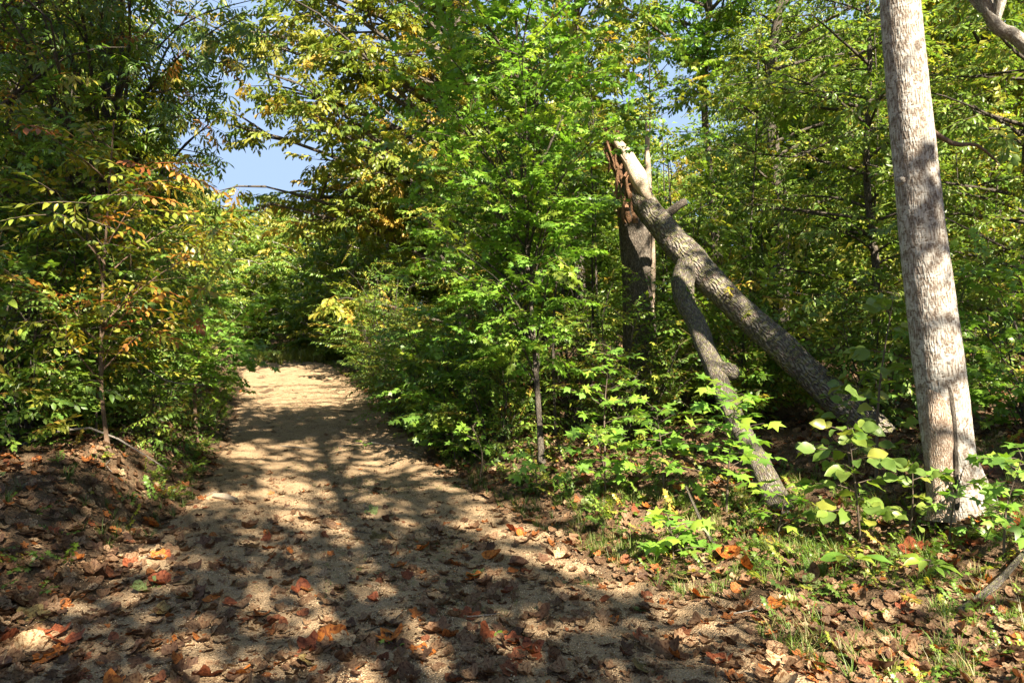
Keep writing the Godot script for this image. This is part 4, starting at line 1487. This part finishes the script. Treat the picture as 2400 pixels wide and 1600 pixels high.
	for q in rsh:
		var a: Vector2 = q[1]
		var r: Vector3 = q[2]
		tree({"name": "shrub", "label": q[0], "cat": "shrub", "at": a, "c": Vector3(a.x, gh(a.x, -a.y) + r.y * 0.95, -a.y), "r": r, "stems": 7, "n": q[5], "spray": q[3], "pal": q[4], "limbs": 22, "subs": 4, "bare": 0.35, "sub_len": 0.6})
	# thin poles in the undergrowth
	var rr := RandomNumberGenerator.new()
	rr.seed = 4
	var poles := [[1.05, 9.4, 3.2, "just left of the snag"], [1.95, 9.9, 4.5, "just right of the snag"], [1.3, 10.2, 4.0, "directly behind the snag"], [0.75, 9.6, 2.6, "between bright young tree and snag"], [-0.3, 9.8, 3.0, "behind the bright young tree"], [3.3, 9.6, 4.0, "behind the leaning log"], [-4.55, 7.2, 2.2, "behind the amber leaved sapling"], [-5.0, 7.8, 3.0, "in the tall left shrubs"], [-0.9, 11.6, 3.0, "over the trackside shrubs"], [5.1, 9.8, 4.5, "behind the pale trunk"], [0.55, 8.6, 2.4, "right of the bright young tree"], [2.3, 9.3, 2.8, "under the leaning log"]]
	for q in poles:
		tree({"name": "sapling", "label": "thin bare stemmed sapling standing " + q[3], "cat": "tree", "group": "thin stems in the undergrowth", "at": Vector2(q[0], q[1]), "c": Vector3(q[0], q[2] + 0.9, -q[1]), "r": Vector3(0.8, 0.8, 0.7), "top": Vector3(q[0] + rr.randfn() * 0.15, q[2] + 1.5, -q[1]), "r0": 0.022, "n": 46, "spray": "star", "pal": PAL_BUSH, "limbs": 9, "subs": 3})
	# the bend: bright trees and bushes closing the view
	var bend := [
		["yellow green bush at the end of the track bend", Vector2(-6.6, 23.5), Vector3(-6.6, 2.5, -23.5), Vector3(1.5, 1.6, 1.2), "mid", PAL_BUSH, 330],
		["sunlit bush left in the track bend", Vector2(-9.2, 25.2), Vector3(-9.6, 3.0, -25.2), Vector3(1.7, 2.2, 1.4), "mid", PAL_BUSH, 420],
		["tall yellow bush between the bend and the overhanging oak", Vector2(-5.0, 21.0), Vector3(-5.0, 3.0, -21.0), Vector3(1.3, 2.2, 1.2), "mid", PAL_BUSH, 380],
		["young sunlit tree closing the track end", Vector2(-8.0, 27.0), Vector3(-8.0, 4.4, -27.0), Vector3(2.4, 2.6, 1.8), "mid", PAL_BUSH, 620],
		["young light green tree behind the track bend", Vector2(-11.6, 29.0), Vector3(-11.6, 4.6, -29.0), Vector3(2.4, 2.8, 1.8), "mid", PAL_BUSH, 640],
		["tree of yellowing leaves behind the overhanging oak", Vector2(-4.6, 25.0), Vector3(-4.6, 5.6, -25.0), Vector3(2.4, 4.2, 1.8), "mid", PAL_OAK, 900],
		["shaded bush on the outer bank of the bend", Vector2(-12.4, 24.0), Vector3(-12.4, 3.4, -24.0), Vector3(1.8, 2.6, 1.6), "mid", PAL_BUSH, 420]]
	for q in bend:
		tree({"name": "tree" if q[3].y > 2.3 else "shrub", "label": q[0], "cat": "tree" if q[3].y > 2.3 else "shrub", "at": q[1], "c": q[2], "r": q[3], "r0": 0.09, "n": q[6], "spray": q[4], "pal": q[5], "limbs": 32, "subs": 4, "bark": "bark_pale"})
	# far woods
	var far := []
	for q in [[-18.9, 37.0, 7.2, 4.2, 4.6], [-20.5, 33.0, 8.5, 4.4, 5.6], [-14.5, 42.0, 6.6, 3.4, 3.6], [-12.0, 40.0, 5.6, 3.6, 3.6], [-21.0, 46.0, 7.0, 4.5, 4.5], [-16.0, 24.5, 7.2, 3.0, 6.0], [-14.0, 20.0, 7.6, 3.0, 6.4], [-18.0, 28.0, 8.0, 3.4, 7.0], [-26.0, 40.0, 9.0, 4.5, 7.5], [-12.5, 14.8, 7.0, 2.6, 6.4], [-1.5, 24.0, 7.0, 3.2, 6.0], [2.2, 21.0, 6.5, 2.8, 5.0], [8.2, 19.5, 7.0, 2.8, 6.4], [9.5, 17.0, 7.0, 2.8, 6.4], [9.0, 13.0, 6.2, 2.4, 5.6], [12.5, 20.0, 8.0, 3.2, 7.4], [4.6, 26.0, 5.6, 3.2, 4.0], [9.0, 25.0, 8.0, 3.4, 7.0], [16.5, 26.0, 9.0, 3.6, 8.0], [13.5, 31.0, 9.0, 3.8, 8.0], [-3.0, 32.0, 7.5, 3.6, 6.0], [1.5, 31.0, 7.0, 3.4, 5.6], [-8.5, 36.0, 5.2, 3.6, 3.6], [-5.0, 42.0, 7.5, 4.0, 5.8], [6.0, 36.0, 7.5, 4.0, 6.0], [20.0, 34.0, 10.0, 4.0, 9.0], [24.0, 44.0, 10.0, 5.0, 9.0], [0.5, 44.0, 9.0, 4.5, 7.0], [12.0, 44.0, 10.0, 4.6, 8.0], [-32.0, 52.0, 10.0, 5.5, 8.5], [-10.0, 50.0, 6.0, 4.5, 4.4], [-17.0, 54.0, 6.6, 5.0, 4.8], [-25.0, 58.0, 8.5, 5.0, 6.5]]:
		far.append(q)
	var flabel := ["tall leafy woodland tree in the far wood beyond the bend", "leafy woodland tree deep in the wood behind the snag and the pale trunk"]
	for q in far:
		var col: Array = [PAL_BUSH, PAL_OAK, PAL_BEECH][int(absf(q[0] * 3.0 + q[1])) % 3]
		if q[0] > 0.0 and q[1] > 16.0:
			q[2] *= 0.86
			q[4] *= 0.8
		var nn := int(34.0 * q[3] * q[4] * (1.0 if q[1] > 22.0 else 1.3) * (0.75 if q[0] > 0.0 else 1.0))
		tree({"name": "tree", "label": flabel[0] if q[0] < 0.0 else flabel[1], "cat": "tree", "group": "trees of the far wood beyond the bend" if q[0] < 0.0 else "trees of the deep wood on the right", "at": Vector2(q[0], q[1]), "c": Vector3(q[0], q[2], -q[1]), "r": Vector3(q[3], q[4], q[3] * 0.9), "r0": 0.16, "n": nn, "spray": "clump", "pal": col, "limbs": 34, "subs": 5, "far": true, "sub_len": 1.8})
	# canopy trees outside the picture whose crowns shade the foreground
	var shade := [[4.2, -5.8, Vector3(3.4, 10.0, 5.4), Vector3(4.0, 3.2, 3.8), 1200], [-2.6, -7.0, Vector3(-0.6, 10.5, 6.4), Vector3(3.0, 3.0, 3.0), 760], [7.8, -1.0, Vector3(7.0, 9.0, 1.4), Vector3(3.4, 3.4, 3.6), 1000], [-4.6, -3.0, Vector3(-2.6, 9.6, 2.2), Vector3(2.6, 2.8, 2.6), 560], [2.2, -1.8, Vector3(2.6, 10.6, 0.6), Vector3(3.0, 2.6, 2.4), 640], [-6.4, -0.6, Vector3(-2.6, 10.4, -2.6), Vector3(2.6, 2.4, 3.4), 820]]
	for q in shade:
		tree({"name": "tree", "label": "tall canopy tree beside the track shading the foreground", "cat": "tree", "group": "canopy trees beside the foreground", "at": Vector2(q[0], q[1]), "c": q[2], "r": q[3], "r0": 0.16, "n": q[4], "spray": "syc", "pal": PAL_SYC, "limbs": 40, "subs": 5, "size": 1.3, "shade": true, "bark": "bark_pale"})


func build_plants() -> void:
	var star: Array = proto.star
	plant("sapling", "sunlit sweetgum sapling at the foot of the forked limb", "sapling", 1.72, 5.55, 1.0, 130, 0.13, star, PAL_SAPLING, "", Vector2(0.05, 0.1), 0.6, 0.5)
	plant("sapling", "low bright star leaved seedling beside the sand edge", "sapling", 1.18, 5.05, 0.34, 44, 0.13, star, PAL_SAPLING, "", Vector2(-0.05, 0.08), 0.7, 0.9)
	plant("sapling", "star leaved sapling left of the sweetgum sapling by the bank", "sapling", 1.3, 5.9, 0.8, 90, 0.125, star, PAL_SAPLING, "", Vector2(-0.08, 0.05), 0.5, 0.55)
	plant("sapling", "shaded star leaved sapling hanging over the right bank", "sapling", 0.85, 6.25, 0.6, 64, 0.13, star, PAL_SAPLING, "", Vector2(-0.1, 0.06), 0.6, 0.7)
	plant("sapling", "upright star leaved sapling in front of the dark thicket", "sapling", 0.95, 7.0, 1.3, 130, 0.115, star, PAL_SAPLING, "", Vector2(0.05, 0.0), 0.5, 0.4)
	plant("sapling", "small drooping sapling over the right bank cut", "sapling", 0.25, 6.6, 0.42, 26, 0.1, star, PAL_SAPLING, "", Vector2(-0.06, 0.05), 0.6, 0.7)
	plant("sapling", "leafy sapling at the foot of the bright young tree", "sapling", -0.35, 7.5, 0.6, 44, 0.1, star, PAL_SAPLING, "", Vector2(-0.08, 0.05), 0.5, 0.7)
	plant("sapling", "leafy sapling spilling over the right track edge", "sapling", -0.7, 8.6, 0.75, 54, 0.1, star, PAL_SAPLING, "", Vector2(-0.1, 0.05), 0.5, 0.7)
	plant("sapling", "star leaved sapling under the lower end of the fork", "sapling", 1.95, 5.1, 0.42, 30, 0.11, star, PAL_SAPLING, "", Vector2(0.05, 0.05), 0.6, 0.7)
	plant("sapling", "round leaved sapling left of the pale trunk", "sapling", 2.5, 4.95, 0.9, 70, 0.13, proto.round, PAL_BEECH, "", Vector2(-0.12, 0.05), 0.2, 0.42)
	plant("sapling", "drooping round leaved shoot at the pale trunk foot", "sapling", 2.78, 4.85, 0.62, 40, 0.11, proto.round, PAL_BEECH, "", Vector2(0.0, 0.05), 0.2, 0.4)
	plant("seedling", "ground seedling with a fan of long pale green leaves", "seedling", 2.55, 4.25, 0.17, 9, 0.14, proto.long, PAL_SAPLING, "", Vector2(0.0, 0.04), 0.7, 0.7)
	plant("seedling", "ground seedling with oval leaves on the verge", "seedling", 2.15, 4.4, 0.16, 7, 0.14, proto.long, PAL_SAPLING, "", Vector2(-0.02, 0.04), 0.7, 0.8)
	plant("vine", "yellow green maple shoot against the split trunk base", "plant", 3.02, 4.78, 0.6, 34, 0.1, star, PAL_SAPLING, "", Vector2(0.1, 0.02), 0.3, 0.5)
	plant("vine", "bright maple shoots right of the pale trunk foot", "plant", 3.2, 4.5, 0.7, 80, 0.115, star, PAL_SAPLING, "", Vector2(0.1, 0.03), 0.4, 0.5)
	plant("sapling", "broad leaved sapling behind the round leaved sapling", "sapling", 2.95, 6.0, 0.9, 60, 0.12, proto.round, PAL_BEECH, "", Vector2(0.1, 0.0), 0.4, 0.45)
	plant("sapling", "large leaved sapling beside the pale trunk's left edge", "sapling", 3.0, 5.7, 1.6, 40, 0.15, proto.round, PAL_BEECH, "", Vector2(0.15, 0.0), 0.3, 0.25)
	plant("sapling", "pale oval leaved shrublet in the left undergrowth", "sapling", -4.15, 6.9, 1.15, 60, 0.11, proto.round, PAL_BEECH, "", Vector2(0.2, 0.2), 0.4, 0.45)
	plant("sapling", "long leaved sapling at the left wood edge", "sapling", -4.9, 6.3, 1.75, 44, 0.16, proto.long, PAL_SAPLING, "", Vector2(0.15, 0.2), 0.5, 0.32)
	plant("seedling", "tiny green seedling on the near sand", "seedling", -0.05, 3.75, 0.05, 5, 0.045, star, PAL_SAPLING, "", Vector2.ZERO, 0.8, 1.2)
	plant("seedling", "tiny seedling between brown leaves on the track", "seedling", -0.62, 3.6, 0.05, 5, 0.045, star, PAL_SAPLING, "", Vector2.ZERO, 0.8, 1.2)
	plant("seedling", "small seedling in the middle of the distant track", "seedling", -1.95, 9.2, 0.14, 8, 0.08, star, PAL_SAPLING, "", Vector2.ZERO, 0.8, 0.9)


func build_small() -> void:
	# sticks and dead branches
	twig_thing("fallen_branch", "thin grey branch slanting up out of the left undergrowth", "branch", [on_ground(-4.6, 6.4, 0.03), on_ground(-4.0, 6.55, 0.16), on_ground(-3.4, 6.8, 0.22)], [0.014, 0.011, 0.004], mats.bark_pale)
	twig_thing("fallen_branch", "weathered grey stick on the verge below the pale trunk", "branch", [on_ground(2.55, 3.95, 0.02), on_ground(2.9, 4.15, 0.05), on_ground(3.3, 4.45, 0.07)], [0.02, 0.024, 0.016], mats.bark_log)
	twig_thing("wood_chunk", "short pale chunk of wood at the left track edge", "wood", [on_ground(-2.95, 6.85, 0.03), on_ground(-2.8, 6.75, 0.035), on_ground(-2.66, 6.66, 0.03)], [0.025, 0.034, 0.022], mats.wood)
	twig_thing("fallen_branch", "arched dry twig lying across the track", "branch", [on_ground(-2.35, 9.3, 0.01), on_ground(-1.95, 9.35, 0.09), on_ground(-1.5, 9.15, 0.06), on_ground(-1.15, 8.9, 0.01)], [0.006, 0.006, 0.005, 0.003], mats.bark_pale)
	twig_thing("fallen_branch", "short dry twig beside the arched twig", "branch", [on_ground(-3.2, 9.5, 0.01), on_ground(-2.9, 9.35, 0.04), on_ground(-2.65, 9.2, 0.02)], [0.006, 0.006, 0.003], mats.bark_pale)
	twig_thing("fallen_branch", "pale dry branch hanging in the left thicket", "branch", [Vector3(-4.3, 1.75, -7.2), Vector3(-3.9, 1.45, -7.1), Vector3(-3.55, 1.2, -7.1), Vector3(-3.2, 1.15, -7.2)], [0.009, 0.008, 0.006, 0.003], mats.bark_pale)
	twig_thing("fallen_branch", "broken stick leaning among the star leaved saplings", "branch", [on_ground(1.5, 5.0, 0.0), on_ground(1.42, 5.1, 0.18), on_ground(1.32, 5.25, 0.42)], [0.018, 0.014, 0.008], mats.bark_log)
	twig_thing("dead_branch", "bare dead branch stub behind the pale trunk", "branch", [Vector3(3.1, 3.3, -5.3), Vector3(3.75, 3.29, -5.9), Vector3(4.1, 3.33, -6.1), Vector3(4.5, 3.25, -6.4)], [0.022, 0.02, 0.016, 0.006], mats.bark_brown)
	var rr := RandomNumberGenerator.new()
	rr.seed = 15
	for k in 16:
		var d := rr.randf_range(3.2, 7.5)
		var x := rr.randf_range(-0.6, 0.6) * d
		var a := rr.randf() * TAU
		var l := rr.randf_range(0.12, 0.32)
		twig_thing("twig", "thin dry twig lying among the fallen leaves", "twig", [on_ground(x, d, 0.02), on_ground(x + cos(a) * l * 0.5, d + sin(a) * l * 0.5, 0.035), on_ground(x + cos(a + 0.3) * l, d + sin(a + 0.3) * l, 0.025)], [0.004, 0.0035, 0.002], mats.bark_dark if k % 2 else mats.bark_pale, "twigs among the fallen leaves")
	# grey mossy stump in the shrubs right of the track
	var base := on_ground(-1.4, 13.0, -0.05)
	var st := thing("tree_stump", "small grey weathered stump among the trackside shrubs", "tree stump", base)
	var mb := MB.new()
	tube(mb, smooth_path([Vector3.ZERO, Vector3(-0.02, 0.3, 0.0), Vector3(0.02, 0.75, 0.02), Vector3(0.05, 1.0, 0.0)], 4), smooth_num([0.24, 0.17, 0.14, 0.11], 4), 14, 0.25, 2.0)
	part("trunk", mb.mesh(), mats.bark_pale, st)
